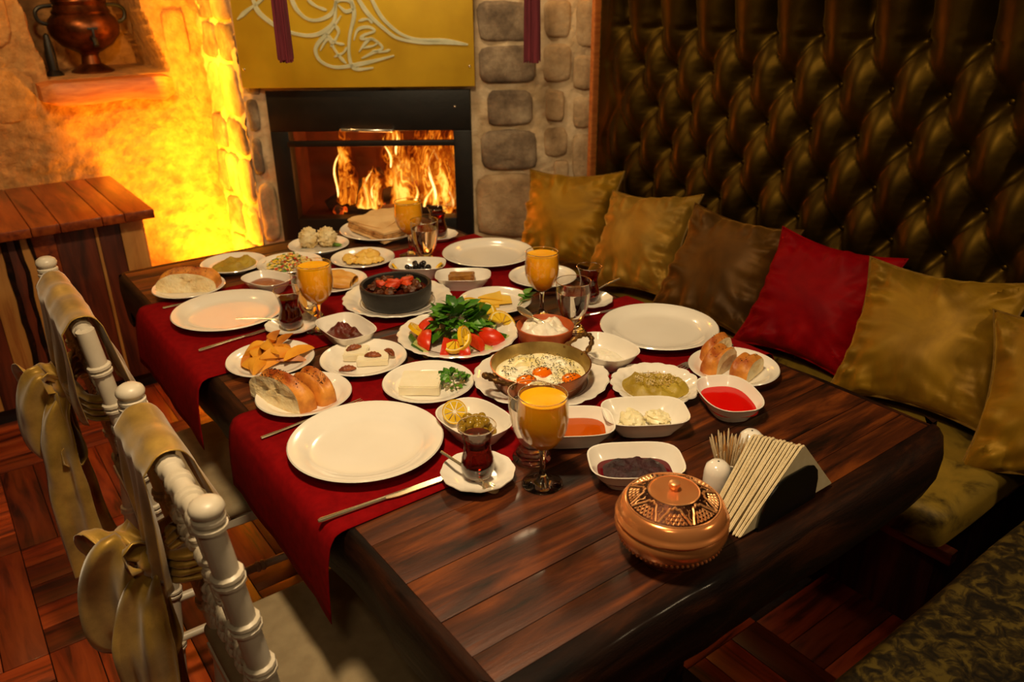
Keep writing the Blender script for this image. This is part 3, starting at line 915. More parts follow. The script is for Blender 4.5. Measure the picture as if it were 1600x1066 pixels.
# ------------------------------------------------------------------ gilded board with the calligraphic emblem
bd = thing('calligraphy_board', 'large gold board with a raised pale calligraphic emblem above the fireplace', 'sign', P0, -DA)
part('board_panel', MB().box((-1.605 * K, -.062, dz(1.069)), (-.563 * K, -.040, dz(2.02)), .003), 'board_gold', bd)
STR = [
    ([(-1.584, 1.356), (-1.534, 1.392), (-1.478, 1.427), (-1.40, 1.50)], .009),
    ([(-1.53, 1.52), (-1.505, 1.433), (-1.49, 1.386), (-1.445, 1.344), (-1.398, 1.316), (-1.333, 1.294), (-1.266, 1.288), (-1.207, 1.308), (-1.164, 1.352), (-1.15, 1.45)], .010),
    ([(-1.36, 1.52), (-1.339, 1.431), (-1.317, 1.385), (-1.276, 1.353), (-1.225, 1.352), (-1.172, 1.378), (-1.14, 1.44)], .009),
    ([(-1.12, 1.56), (-1.052, 1.429), (-1.011, 1.367), (-0.948, 1.309), (-0.894, 1.273), (-0.804, 1.257), (-0.714, 1.254), (-0.589, 1.245)], .009),
    ([(-1.05, 1.56), (-0.995, 1.428), (-0.956, 1.356), (-0.892, 1.298), (-0.826, 1.271), (-0.759, 1.264), (-0.679, 1.262), (-0.595, 1.247)], .008),
    ([(-1.134, 1.368), (-1.178, 1.316), (-1.247, 1.253), (-1.26, 1.216), (-1.238, 1.178), (-1.178, 1.155), (-1.096, 1.163), (-1.003, 1.181), (-0.916, 1.202)], .009),
    ([(-1.239, 1.226), (-1.2, 1.274), (-1.176, 1.231), (-1.151, 1.193), (-1.13, 1.171)], .007),
    ([(-1.10, 1.52), (-1.084, 1.429), (-1.078, 1.367), (-1.102, 1.294), (-1.114, 1.22), (-1.108, 1.166), (-1.081, 1.146), (-1.011, 1.152)], .009),
    ([(-1.087, 1.268), (-1.066, 1.31), (-1.02, 1.32), (-0.994, 1.304), (-1.04, 1.288), (-1.053, 1.273), (-0.996, 1.272)], .007),
    ([(-1.069, 1.219), (-1.037, 1.256), (-1.007, 1.272), (-0.965, 1.235), (-1.012, 1.213), (-1.06, 1.192)], .007),
    ([(-1.171, 1.337), (-1.151, 1.305), (-1.166, 1.274), (-1.192, 1.242)], .007),
    ([(-1.141, 1.409), (-1.11, 1.383), (-1.075, 1.398), (-1.095, 1.424), (-1.134, 1.429), (-1.16, 1.41)], .008),
    ([(-1.011, 1.224), (-0.966, 1.218), (-0.931, 1.227)], .006),
    ([(-1.272, 1.431), (-1.236, 1.405), (-1.193, 1.389)], .007),
    ([(-1.21, 1.30), (-1.17, 1.26), (-1.13, 1.25)], .006), ([(-1.18, 1.20), (-1.14, 1.215), (-1.12, 1.24)], .006), ([(-1.05, 1.235), (-1.0, 1.245), (-.98, 1.262)], .005), ([(-1.06, 1.345), (-1.02, 1.352), (-1.0, 1.335)], .006)]
for (pts, w) in STR:
    sp = spline([(s * K, -.0645, dz(z)) for s, z in pts], 7)
    b = MB()
    rings = []
    n = len(sp)
    for i, p in enumerate(sp):
        d = (sp[min(i + 1, n - 1)] - sp[max(i - 1, 0)]).normalized()
        nrm = Vector((-d.z, 0, d.x))
        q = i / (n - 1)
        ww = w * 1.2 * K * (.35 + .65 * min(1, 5 * q, 5 * (1 - q)) * (.75 + .25 * math.sin(q * 9)))
        rings.append([p + nrm * ww + Vector((0, .003, 0)), p + nrm * ww * .7 - Vector((0, .003, 0)), p - nrm * ww * .7 - Vector((0, .003, 0)), p - nrm * ww + Vector((0, .003, 0))])
    b.rings(rings)
    part('script_stroke', b, 'script_grey', bd)
for s, z in ((-1.585, 1.15), (-.585, 1.155)): part('screw', MB().ball(D(s, z, -.063), .005, nu=8, nv=5), 'steel', bd)

# ------------------------------------------------------------------ tassels
def tassel(x, y, z, w, lab):
    t = thing('hanging_tassel', lab, 'tassel', (x, y, z), group='red tassels hanging before the fireplace wall')
    fr_ = MB()
    r_ = random.Random(int(x * 100))
    for i in range(70):
        a, q = r_.uniform(0, 2 * PI), math.sqrt(r_.random())
        px, py = math.cos(a) * q * w / 2, math.sin(a) * q * w / 2
        e = r_.uniform(0, .012)
        fr_.tube([(px * 1.05, py * 1.05, e), (px * 1.0, py * 1.0, .12), (px * .9, py * .9, .30)], .0024, 4)
    part('fringe', fr_, 'tassel', t, stuff=True)
    part('tassel_head', MB().lathe([(0, .40), (.010, .395), (w * .42, .36), (w * .40, .33), (w * .50, .29), (w * .45, .28), (0, .28)], 16), 'tassel', t)
    part('cord', MB().tube([(0, 0, .39), (0, 0, 2.62 - z)], .003, 6), 'tassel', t)
tassel(.885, 2.240, 1.296, .040, 'dark red tassel hanging in front of the left side of the gold board')
tassel(1.690, 2.162, 1.252, .052, 'dark red tassel hanging before the stones right of the gold board')

# ------------------------------------------------------------------ shelf, samovar, spike
sh = MB()
rings = []
for i in range(21):
    q = i / 20
    x = .455 + q * .505
    yf = 3.70 + .012 * nz(x * 9, 3)
    sl = .012 * nz(x * 6, 7)
    e = .03 * (1 - min(1, 12 * q, 12 * (1 - q)))
    rings.append([(x, 4.18, 1.075), (x, yf + e, 1.058 + sl + e * .6), (x, yf - .006 + e, 1.075 + sl), (x, yf + e, 1.13 + sl * .4), (x, yf + .008 + e, 1.144 - e * .3), (x, 4.18, 1.146)])
sh.rings(rings)
single('wall_shelf', sh, 'shelf_wood', 'thick reddish live edge wooden wall shelf under the samovar', 'shelf', angle=50)
sam = thing('samovar', 'old copper samovar standing on the wooden wall shelf', 'samovar', (.712, 4.03, 1.146))
part('foot', MB().lathe([(0, 0), (.085, 0), (.086, .012), (.070, .022), (.040, .04), (.034, .075), (.045, .09), (0, .09)], 28), 'samovar_copper', sam)
sb_ = part('body', MB().lathe([(0, .085), (.05, .088), (.10, .115), (.135, .155), (.142, .19), (.132, .222), (.112, .24), (.116, .25), (.108, .258), (.100, .275), (.108, .29), (.104, .30), (.104, .44), (.115, .45), (.09, .47), (.03, .49), (0, .49)], 36), 'samovar_copper', sam)
for sx in (-1, 1): part('handle', MB().tube(spline([(sx * .125, 0, .20), (sx * .165, 0, .215), (sx * .172, 0, .25), (sx * .15, 0, .27), (sx * .105, 0, .275)], 5), .008, 8), 'black_metal', sb_)
part('spigot', MB().tube([(0, -.12, .15), (0, -.17, .145), (0, -.185, .12)], .011, 8).box((-.004, -.178, .15), (.004, -.164, .185), .001).box((-.02, -.175, .182), (.02, -.167, .192), .002), 'black_metal', sb_)
single('iron_spike', MB().lathe([(0, 0), (.036, 0), (.038, .006), (.03, .016), (.019, .026), (.021, .08), (.016, .13), (.010, .165), (0, .172)], 18), 'black_metal', 'dark tapered spike on a round foot left of the samovar', 'candlestick', (.553, 3.98, 1.146))

# ------------------------------------------------------------------ cabinet
cab = thing('cabinet', 'rustic wooden cabinet with dark and light boards left of the glowing wall', 'cabinet', (0, 0, 0))
xs = [-1.2, -.95, -.72, -.52, -.33, -.16, -.02, .10, .245, .335, .47, .545, .648]
for i in range(len(xs) - 1):
    part('top_plank', MB().box((xs[i] + .001, 3.085, .712), (xs[i + 1] - .001, 3.80, .745), .004), 'cab_top', cab)
FBX = [(-1.15, -1.0, 'd'), (-1.0, -.9, 'l'), (-.9, -.75, 'd'), (-.75, -.62, 'o'), (-.62, -.5, 'd'), (-.5, -.42, 'l'), (-.42, -.27, 'd'), (-.27, -.17, 'o'), (-.17, -.05, 'd'), (-.05, .02, 'l'), (.02, .09, 'd'), (.09, .153, 'l'), (.153, .204, 'd'), (.204, .241, 'l'), (.241, .319, 'o'), (.319, .448, 'd'), (.448, .460, 'l'), (.460, .536, 'd'), (.536, .614, 'l')]
for i, (xa, xb, m) in enumerate(FBX):
    part('front_board', MB().box((xa + .0006, 3.175 + (.004 if i % 2 else 0), .07), (xb - .0006, 3.20, .712), .002), {'d': 'cab_dark', 'l': 'cab_light', 'o': 'cab_top'}[m], cab)
part('side_panel', MB().box((.605, 3.20, .07), (.625, 3.78, .712), .002), 'cab_light', cab)
part('plinth', MB().box((-1.12, 3.22, 0), (.60, 3.76, .07)), 'black_metal', cab, smooth=False)
part('carcass', MB().box((-1.14, 3.205, .07), (.604, 3.76, .70)), 'cab_dark', cab, smooth=False)
# dark live-edge strips inlaid between the pale boards
for (x, w, sd) in ((.160, .012, 1), (.203, .010, 5), (.243, .008, 2)):
    rings = []
    for i in range(15):
        z = .075 + i * .045
        c_ = x + .012 * nz(z * 8, sd)
        ww = w * (.8 + .5 * nz(z * 11, sd + 9))
        rings.append([(c_ - ww, 3.174, z), (c_ - ww * .7, 3.168, z), (c_ + ww * .7, 3.168, z), (c_ + ww, 3.174, z)])
    part('bark_strip', MB().rings(rings), 'table_edge', cab)

# ------------------------------------------------------------------ dining table
tb = thing('dining_table', 'long dark brown plank table with thick live edges laid for breakfast', 'table', (0, 0, 0))
seams = [.560, .612, .683, .773, .874, .985, 1.09, 1.20, 1.31, 1.42, 1.53, 1.64, 1.75, 1.86, 1.97, 2.08, 2.19, 2.30, 2.372]
for i in range(len(seams) - 1):
    part('plank', MB().box((.3875, seams[i] + .0006, .69), (1.3605, seams[i + 1] - .0006, .75 - .0005 * (i % 3 == 1)), .0010), 'table_wood', tb, angle=20)
def side_edge(xi, sg, seed):
    rings = []
    n = 60
    for i in range(n):
        y = .560 + i * (2.372 - .560) / (n - 1)
        w = .006 * nz(y * 3.5, seed) + .004 * nz(y * 11, seed + 3) - .004
        lump = .010 * nz(y * 5, seed + 8)
        pr_ = [(0, .690), (0, .750), (.012 + w, .750), (.017 + w, .747), (.022 + w, .738), (.026 + w + lump * .6, .705), (.024 + w + lump, .66), (.014 + w + lump, .618), (-.01, .606), (-.05, .606), (-.05, .690)]
        rings.append([(xi + sg * px, y, pz) for px, pz in (pr_ if sg > 0 else pr_)])
    return MB().rings(rings)
part('edge_board', side_edge(.3868, -1, 1.0), 'table_edge', tb, angle=60, label='left live edge board')
part('edge_board', side_edge(1.3612, 1, 6.0), 'table_edge', tb, angle=60, label='right live edge board')
def end_edge(yi, sg, seed):
    rings = []
    n = 60
    xa, xb = .372, 1.392
    for i in range(n):
        x = xa + i * (xb - xa) / (n - 1)
        w = .006 * nz(x * 4, seed) + .003 * nz(x * 13, seed + 3)
        rr = .055 if sg < 0 else .03
        dx = min(x - xa, xb - x)
        pull = (rr - math.sqrt(max(0, rr * rr - (rr - dx) ** 2))) * .75 if dx < rr else 0
        pr_ = [(0, .690), (0, .750), (.018 + w - pull, .750), (.028 + w - pull, .747), (.038 + w - pull, .735), (.046 + w - pull, .70), (.043 + w - pull, .655), (.030 + w - pull, .618), (-.01, .606), (-.05, .606), (-.05, .690)]
        rings.append([(x, yi + sg * py, pz) for py, pz in pr_])
    return MB().rings(rings)
part('end_board', end_edge(.5595, -1, 2.0), 'table_edge_x', tb, angle=60, label='near live edge end board')
part('end_board', end_edge(2.3725, 1, 9.0), 'table_edge_x', tb, angle=60, label='far live edge end board')
part('light_block', MB().box((.45, .62, .62), (1.30, 2.31, .688), .004), 'table_edge_x', tb)  # unseen box added below the planks to stop light
for yy in (.86, 2.02): part('leg', MB().box((.74, yy - .05, .06), (1.06, yy + .05, .62), .012), 'table_edge', tb)
for yy in (.86, 2.02): part('foot', MB().box((.68, yy - .07, 0), (1.12, yy + .07, .06), .01), 'table_edge_x', tb)

# ------------------------------------------------------------------ runners
def runner(y0, y1, lab, seed):
    prof = [(.341, .602), (.340, .66), (.341, .70), (.346, .733), (.355, .747), (.368, .7514), (.40, .7516)] + [(.40 + .96 * k / 14, .7516) for k in range(1, 14)] + [(1.36, .7516), (1.384, .7514), (1.397, .745), (1.406, .73), (1.411, .70), (1.413, .62)]
    n = len(prof)
    def f(u, v):
        k = u * (n - 1)
        i = min(int(k), n - 2)
        q = k - i
        x = prof[i][0] * (1 - q) + prof[i + 1][0] * q
        z = prof[i][1] * (1 - q) + prof[i + 1][1] * q
        y = y0 + v * (y1 - y0)
        dr = max(0, .74 - z)
        if x < .6:
            x -= dr * (.05 + .14 * abs(nz(y * 6, seed))) * .6
            y += dr * .12 * (v - .5) * nz(y * 5, z * 3, seed)
            z -= dr * .10 * ((1 - v) ** 2 if seed < 5 else (1 - v)) - 0.02 * dr
        else: x += dr * .04 * abs(nz(y * 7, seed))
        return (x, y, z)
    mb = MB()
    mb.grid(f, 3 * n, 40)
    o = single('table_runner', mb, 'red_cloth', lab, 'table runner', angle=80, group='dark red table runners')
    solidify(o, .0012, 1.0)
runner(.928, 1.372, 'dark red cloth runner across the near half of the table', 2)
runner(1.562, 2.075, 'dark red cloth runner across the far half of the table', 7)
# ------------------------------------------------------------------ chairs
def bamboo(b, p0, p1, r, nring, ring=1.28, n=12, ends=True, hw=0.007):
    p0, p1 = Vector(p0), Vector(p1)
    L = (p1 - p0).length
    X = Matrix.Translation(p0) @ (p1 - p0).to_track_quat('Z', 'Y').to_matrix().to_4x4()
    prof = [(0, 0), (r, 0)]
    for k in range(nring):
        z = L * (k + (.5 if not ends else 1)) / (nring + (0 if not ends else 1))
        for dz_, f in ((-hw * 1.6, 1.0), (-hw * 1.2, ring), (-hw * .5, ring * 1.02), (-hw * .15, 1.06), (hw * .15, 1.06), (hw * .5, ring * 1.02), (hw * 1.2, ring), (hw * 1.6, 1.0)):
            prof.append((r * f, z + dz_))
    prof += [(r, L), (0, L)]
    b.lathe(prof, n, X=X)
    return b
def chair(x, y, hw, rz, lab, near_finial=True, sz=.97):
    c = thing('banquet_chair', lab, 'chair', (x, y, 0), rz, group='white banquet chairs with gold sashes')
    c.scale = (1, 1, sz)
    def bx(z): return (.95 - z) * .112 if z > .44 else .057 - (.44 - z) * .10
    for sg in (-1, 1):
        lg = MB()
        bamboo(lg, (bx(.44), sg * hw, .44), (bx(.938), sg * hw, .938), .0165, 5)
        bamboo(lg, (bx(0), sg * hw * .98, 0), (bx(.44), sg * hw, .44), .0165, 2)
        rl = part('rear_leg', lg, 'white_paint', c)
        if sg > 0 or near_finial: part('finial', MB().lathe([(0, 0), (.017, 0), (.0215, .003), (.0215, .008), (.0165, .010), (.0205, .014), (.0205, .019), (.016, .022), (.020, .026), (.0215, .032), (.019, .039), (.012, .044), (0, .0455)], 18), 'white_paint', rl, (bx(.935), sg * hw, .935))
        part('front_leg', bamboo(MB(), (.43, sg * (hw + .012), 0), (.43, sg * (hw + .012), .41), .0165, 3), 'white_paint', c)
        st = MB()
        for z in (.16, .27): bamboo(st, (bx(z), sg * hw, z), (.43, sg * (hw + .012), z), .010, 3)
        part('side_stretcher', st, 'white_paint', c)
    st = MB()
    for z in (.20,): bamboo(st, (.43, -hw, z), (.43, hw, z), .010, 3)
    part('front_stretcher', st, 'white_paint', c)
    part('top_rail', bamboo(MB(), (bx(.925), -hw, .925), (bx(.925), hw, .925), .0145, 7, 1.25), 'white_paint', c)
    for z in (.775, .655, .605, .545):
        part('back_rail', bamboo(MB(), (bx(z), -hw, z), (bx(z), hw, z), .0105 if z > .7 else .0115, 8, 1.35), 'white_paint', c)
    for k in range(5):
        yy = -hw + 2 * hw * (k + 1) / 6
        part('spindle', bamboo(MB(), (bx(.655), yy, .655), (bx(.925), yy, .925), .0075, 3, 1.5), 'white_paint', c)
        part('spindle', bamboo(MB(), (bx(.545), yy, .545), (bx(.605), yy, .605), .0075, 1, 1.5), 'white_paint', c)
    fr = MB()
    poly = [(.03, -hw - .005), (.45, -hw - .03), (.45, hw + .03), (.03, hw + .005)]
    fr.prism(poly, .405, .432, .004)
    part('seat_frame', fr, 'white_paint', c)
    b = bmesh.new()
    m = padded((.032, -hw - .02, .430), (.455, hw + .02, .462), .014, .002, 3)
    part('seat_cushion', m, 'ivory_seat', c)
    return c
chair(.163, 1.727, .190, 0, 'white banquet chair at the far left place, its back mostly wrapped in gold cloth', False, .985)
chair(.166, 1.0185, .183, 0, 'white banquet chair in the near left foreground with turned rings on its back')

def sash(x, y, y0, y1, lab, seed, back, front, bow_y, bow, sz=.97):
    """satin sash over the top rail: drape, gathered band, knot, bow loop and two tails; local frame as the chair's"""
    s = thing('chair_sash', lab, 'sash', (x, y, 0), group='gold satin chair sashes')
    s.scale = (1, 1, sz)
    def lx(z): return (.95 - z) * .112
    path = []
    for k in range(9): path.append((lx(back + (.925 - back) * k / 8) - .034 - .012 * (1 - k / 8), back + (.925 - back) * k / 8))
    for k in range(1, 7):
        a = PI - PI * k / 7
        path.append((lx(.93) + .026 * math.cos(a) + .001, .928 + .026 * math.sin(a)))
    for k in range(9): path.append((lx(.925 - (.925 - front) * k / 8) + .030 + .012 * k / 8, .925 - (.925 - front) * k / 8))
    n = len(path)
    def f(u, v):
        k = v * (n - 1)
        i = min(int(k), n - 2)
        q = k - i
        px = path[i][0] * (1 - q) + path[i + 1][0] * q
        pz = path[i][1] * (1 - q) + path[i + 1][1] * q
        yy = y0 + u * (y1 - y0)
        low = smoothstep(.94, back, pz)
        mid = (y0 + y1) / 2
        yy = mid + (yy - mid) * (1 - .22 * low)
        fold = .5 * math.sin(u * 17 + seed + pz * 6) + nz(yy * 30, pz * 8, seed)
        amp = .002 + .016 * low
        sg = -1 if v < .5 else 1
        edge = .016 * nz(u * 3 + seed, v * 3)
        return (px + sg * (amp * (1 + fold) * .8), yy + edge * low, pz + .012 * nz(yy * 14, seed))
    o = part('drape', MB().grid(f, 44, 44), 'satin', s, angle=180)
    solidify(o, .0016)
    # gathered band round the back
    zb = back + .03
    g = MB()
    for j in range(4):
        zz = zb + (j - 1.5) * .015
        g.tube(spline([(lx(zz) + .035, y0 + .02, zz), (lx(zz) - .03, y0 + .035, zz + .004), (lx(zz) - .052, (y0 + y1) / 2, zz + .006 * nz(j, seed)), (lx(zz) - .03, y1 - .035, zz), (lx(zz) + .035, y1 - .02, zz)], 5), [.012 + .003 * math.sin(k * 1.3 + j) for k in range(21)], 8, flat=.55)
    part('gathered_band', g, 'satin', s, angle=180)
    kx = lx(zb) - .062
    kn = part('knot', MB().ball((kx, bow_y, zb), (.020, .022, .026), .25, 3, seed, 14, 10), 'satin', s, angle=180)
    # bow loop: a broad flattened band that leaves the knot, hangs and comes back
    def band(pts, wfun, name, nn=10):
        sp = spline(pts, nn)
        m = len(sp)
        def f2(u, v):
            k = v * (m - 1)
            i = min(int(k), m - 2)
            p = sp[i].lerp(sp[i + 1], k - i)
            w = wfun(v)
            d = (sp[i + 1] - sp[i]).normalized()
            side = Vector((.75, -.60, .12))
            side = (side - d * side.dot(d)).normalized()
            nr = d.cross(side)
            U = u * 2 - 1
            return p + side * (w * U) + nr * (.010 * math.sin(U * 5 + v * 6 + seed) * min(1, w * 18) + .012 * nz(U * 2 + seed, v * 5))
        o = part(name, MB().grid(f2, 16, 60), 'satin', kn, angle=180)
        solidify(o, .0016)
    for pts, w0, w1, nm in bow:
        fn = (lambda v, a=w0, b=w1: a + (b - a) * math.sin(PI * v)) if nm == 'bow_loop' else (lambda v, a=w0, b=w1: a + (b - a) * min(1, v * 2.2))
        band([(kx + p[0], bow_y + p[1], zb + p[2]) for p in pts], fn, nm)
LOOP = [((0, 0, 0), (-.035, .012, .02), (-.055, .02, -.05), (-.050, .022, -.14), (-.030, .020, -.155), (-.022, .015, -.09), (-.008, .005, -.02)), .016, .062, 'bow_loop']
LOOP2 = [((0, 0, 0), (-.03, .05, .03), (-.05, .10, .01), (-.045, .12, -.04), (-.02, .08, -.03), (-.005, .01, -.005)), .012, .035, 'bow_loop']
TAIL1 = [((0, -.01, 0), (-.035, -.02, -.08), (-.045, -.03, -.25), (-.040, -.035, -.47)), .016, .045, 'tail']
TAIL2 = [((0, .01, 0), (-.015, .04, -.10), (-.015, .055, -.28), (.0, .06, -.50)), .014, .040, 'tail']
sash(.163, 1.727, -.165, .160, 'gold satin sash tied over the back of the far white chair', 1, .715, .70, .02, [LOOP, LOOP2, TAIL1, TAIL2], .985)
sash(.166, 1.0185, -.005, .160, 'gold satin sash knotted on the near white chair beside its exposed rail', 4, .700, .80, .075, [LOOP, LOOP2, TAIL1, TAIL2])
# ------------------------------------------------------------------ tableware
TT, RT = .7502, .7532
def base_z(x, y, r):
    for (a, b) in ((.928, 1.372), (1.562, 2.075)):
        if y + r > a - .012 and y - r < b + .012: return RT
    return TT
def plate_mesh(R, h, scal=0.0, nsc=0):
    k = R
    prof = [(0, .0035), (.60 * k, .0035), (.60 * k, 0), (.64 * k, 0), (.66 * k, .003), (.80 * k, h * .62), (.93 * k, h * .90), (.985 * k, h * .95), (k, h), (.985 * k, h + .0022), (.95 * k, h + .0015),
            (.80 * k, h * .78), (.755 * k, h * .55), (.70 * k, .0085), (.60 * k, .0068), (.3 * k, .0066), (0, .0066)]
    rf = (lambda a, q: 1 + (scal * (abs(math.cos(nsc * a / 2)) - .6) if 5 < q < 12 else 0)) if scal else None
    return MB().lathe(prof, 72, rfun=rf)
BIG = plate_mesh(.135, .021).mesh('dinner_plate', 'porcelain')
SMALL = plate_mesh(.0925, .016).mesh('small_plate', 'porcelain')
SCBIG = plate_mesh(.137, .020, .035, 22).mesh('scalloped_plate', 'porcelain')
SCSM = plate_mesh(.089, .017, .05, 18).mesh('scalloped_plate_small', 'porcelain')
def line_ring(r, z, parent):
    part('gilt_line', MB().tube([(r * math.cos(2 * PI * i / 60), r * math.sin(2 * PI * i / 60), z) for i in range(60)], .0007, 4, closed=True), 'aged_brass', parent)
def plate(me, name, x, y, lab, R, group=None):
    o = link(name, me, None, (x, y, base_z(x, y, R * .64)))
    return tag(o, lab, 'plate', group)
BP = 'large empty white plates'
plate(BIG, 'dinner_plate', .503, 1.112, 'large empty white plate at the near left place beside the tea glass', .135, BP)
plate(BIG, 'dinner_plate', 1.269, 1.148, 'large empty white plate before the dark bronze cushion', .135, BP)
plate(BIG, 'dinner_plate', 1.274, 1.838, 'large empty white plate nearest the fireplace on the bench side', .135, BP)
plate(BIG, 'dinner_plate', .516, 1.860, 'large empty white plate at the far left place', .135, BP)
plate(BIG, 'dinner_plate', 1.150, 2.262, 'white plate under the folded flatbread at the far end of the table', .135)
PL = {}
for nm, x, y, lab in (
    ('cheeseball', .922, 2.244, 'small white plate under two cheese balls on green leaves'),
    ('pieces', .966, 2.035, 'small white plate of golden baked cheese pieces'),
    ('puree', .653, 2.231, 'small white plate spread with olive green puree at the far left'),
    ('cornsalad', .778, 2.122, 'small white plate of chopped corn and pepper salad'),
    ('breadL', .490, 2.103, 'small white plate under the far left bread'),
    ('pastry', .812, 1.908, 'small white plate with a folded fried pastry behind the left juice glass'),
    ('kashar', 1.072, 1.522, 'small white plate of yellow cheese slices with a mint sprig'),
    ('behind', 1.280, 1.590, 'small empty white plate half hidden behind the right juice glass'),
    ('fries', .496, 1.541, 'small white plate under the potato wedges'),
    ('pecan', .656, 1.423, 'small white plate of cheese topped with pecans'),
    ('breadF', .488, 1.346, 'small white plate under the sesame bread at the front left'),
    ('feta', .708, 1.242, 'small white plate with a white cheese block and herbs'),
    ('breadR', 1.245, .914, 'small white plate of bread slices near the red cushion')):
    PL[nm] = plate(SMALL, 'small_plate', x, y, lab, .0925)
def scplate(name, me, x, y, lab, R, rr, zz):
    t = thing(name, lab, 'plate', (x, y, base_z(x, y, R * .6)))
    link('dish', me, t)
    line_ring(rr, zz, t)
    return t
scplate('scalloped_plate', SCBIG, .884, 1.683, 'scalloped white plate under the black clay stew pot', .137, .094, .0092)
scplate('scalloped_plate', SCBIG, .883, 1.402, 'scalloped white plate carrying the tomato and lemon salad', .137, .094, .0092)
scplate('scalloped_plate', SCBIG, .898, 1.118, 'scalloped white plate under the copper egg pan', .137, .094, .0092)
scplate('scalloped_plate', SCSM, 1.060, .957, 'small scalloped white plate with a green dip and grated topping', .089, .062, .0085)

def rdish_mesh(w=.156, d=.108, h=.038, n=48, ex=3.6):
    def ring(kw, kd, z, e=ex):
        out = []
        for i in range(n):
            a = 2 * PI * i / n
            ca, sa = math.cos(a), math.sin(a)
            q = (abs(ca) ** e + abs(sa) ** e) ** (-1 / e)
            out.append((ca * q * w / 2 * kw, sa * q * d / 2 * kd, z))
        return out
    R_ = [ring(.60, .56, .002), ring(.62, .58, 0), ring(.66, .62, .001), ring(.70, .66, .006), ring(.86, .84, h * .55), ring(.97, .96, h * .93), ring(1.0, 1.0, h * .985), ring(.995, .993, h), ring(.965, .955, h * .985), ring(.91, .89, h * .80), ring(.80, .77, h * .40), ring(.68, .64, .008), ring(.60, .54, .006), ring(.3, .27, .0058)]
    return MB().rings(R_, True, True, True)
RD = rdish_mesh().mesh('serving_dish', 'porcelain')
RD2 = rdish_mesh(.148, .112, .038, ex=2.7).mesh('serving_dish_b', 'porcelain')
def rdish(x, y, ang, lab, me=None, s=1.0):
    o = link('serving_dish', me or RD, None, (x, y, base_z(x, y, .06)), (0, 0, math.radians(ang)), s)
    return tag(o, lab, 'dish')
rdish(.679, 1.036, 94, 'small white dish of green olives with a lemon slice', RD2)
rdish(.660, 1.985, 112, 'small white dish of brown sauce left of the corn salad', RD2, .93)
rdish(1.066, 1.113, 92, 'small white dish of thick cream behind the egg pan', RD2, 1.04)
rdish(1.116, .822, 62, 'small white dish of bright red jam', RD2)
rdish(.937, .866, -33, 'small white dish of butter lumps')
rdish(.806, .920, -34, 'small white dish of amber honey half hidden by the front juice glass')
rdish(.813, .764, -34, 'small white dish of dark purple jam behind the copper pot')
rdish(.681, 1.556, 91, 'small white dish of reddish fig jam near the left tea glass')
rdish(1.033, 1.834, -36, 'small white dish of black olives with lemon at both ends')
rdish(1.084, 1.684, -36, 'small white dish holding a honeycomb square', None, .95)

# ---- glasses
def shell(outer, t):
    """closed profile of a thin wall: up the outside, down the inside"""
    return outer + [(max(r - t, .0005), z + (t * .2 if i == len(outer) - 1 else 0)) for i, (r, z) in list(enumerate(outer))[::-1]]
def stem_glass(x, y, lab, group):
    z = base_z(x, y, .034)
    t = thing('juice_glass', lab, 'glass', (x, y, z), group=group)
    bowl = [(.0062, .066), (.014, .070), (.025, .079), (.034, .092), (.0395, .108), (.0412, .123), (.0405, .140), (.0392, .156), (.0383, .165)]
    bw = part('bowl', MB().lathe(shell(bowl, .0013), 40), 'glass', t)
    foot = [(0, 0), (.0325, 0), (.034, .0012), (.0325, .0026), (.022, .0052), (.011, .0105), (.0062, .018), (.0048, .028), (.0046, .045), (.0056, .058), (.0064, .0655), (0, .0655)]
    part('stem', MB().lathe(foot, 36), 'glass_solid', t)
    part('rim', MB().tube([(.0383 * math.cos(2 * PI * i / 40), .0383 * math.sin(2 * PI * i / 40), .165) for i in range(40)], .0009, 6, closed=True), 'glass_solid', bw)
    ju = [(0, .0672)] + [(max(r - .0016, .0008), z_) for r, z_ in bowl if z_ < .157] + [(.0373, .1585), (.0362, .1581), (0, .1580)]
    tag(link('orange_juice', MB().lathe(ju, 40).mesh('orange_juice', 'juice'), None, (x, y, z)), lab.replace('stemmed glass of orange juice', 'orange juice filling the stemmed glass'), 'juice', 'orange juice fillings')
    return t
GJ = 'stemmed juice glasses'
stem_glass(.684, .846, 'stemmed glass of orange juice at the front beside the tea', GJ)
stem_glass(.659, 1.650, 'stemmed glass of orange juice at the left behind the tea', GJ)
stem_glass(1.121, 1.395, 'stemmed glass of orange juice on the bench side of the table', GJ)
stem_glass(1.108, 2.005, 'stemmed glass of orange juice beside the flatbread at the far end', GJ)
def water_glass(x, y, lab, fill=.104):
    z = base_z(x, y, .034)
    t = thing('water_tumbler', lab, 'glass', (x, y, z), group='short footed water glasses')
    bowl = [(.0125, .022), (.0185, .026), (.026, .038), (.0325, .056), (.037, .078), (.0395, .100), (.0402, .118), (.0402, .128)]
    bw = part('bowl', MB().lathe(shell(bowl, .0013), 40), 'glass', t)
    part('foot', MB().lathe([(0, 0), (.032, 0), (.0335, .002), (.032, .005), (.026, .008), (.0275, .011), (.026, .014), (.020, .016), (.0215, .0185), (.0195, .021), (.0125, .0228), (0, .0228)], 36), 'glass_solid', t)
    part('rim', MB().tube([(.0398 * math.cos(2 * PI * i / 40), .0398 * math.sin(2 * PI * i / 40), .128) for i in range(40)], .0009, 6, closed=True), 'glass_solid', bw)
    wp = [(0, .0235), (.012, .0240)] + [(r - .0016, z_ + .0006) for r, z_ in bowl if .024 < z_ < fill - .003] + [(.0376, fill), (0, fill)]
    tag(link('water_filling', MB().lathe(wp, 40).mesh('water_filling', 'water'), None, (x, y, z)), lab.replace('footed glass of water', 'clear water in the footed glass'), 'water', 'water fillings')
water_glass(.716, .915, 'footed glass of water just behind the front juice glass')
water_glass(.668, 1.716, 'footed glass of water behind the left juice glass')
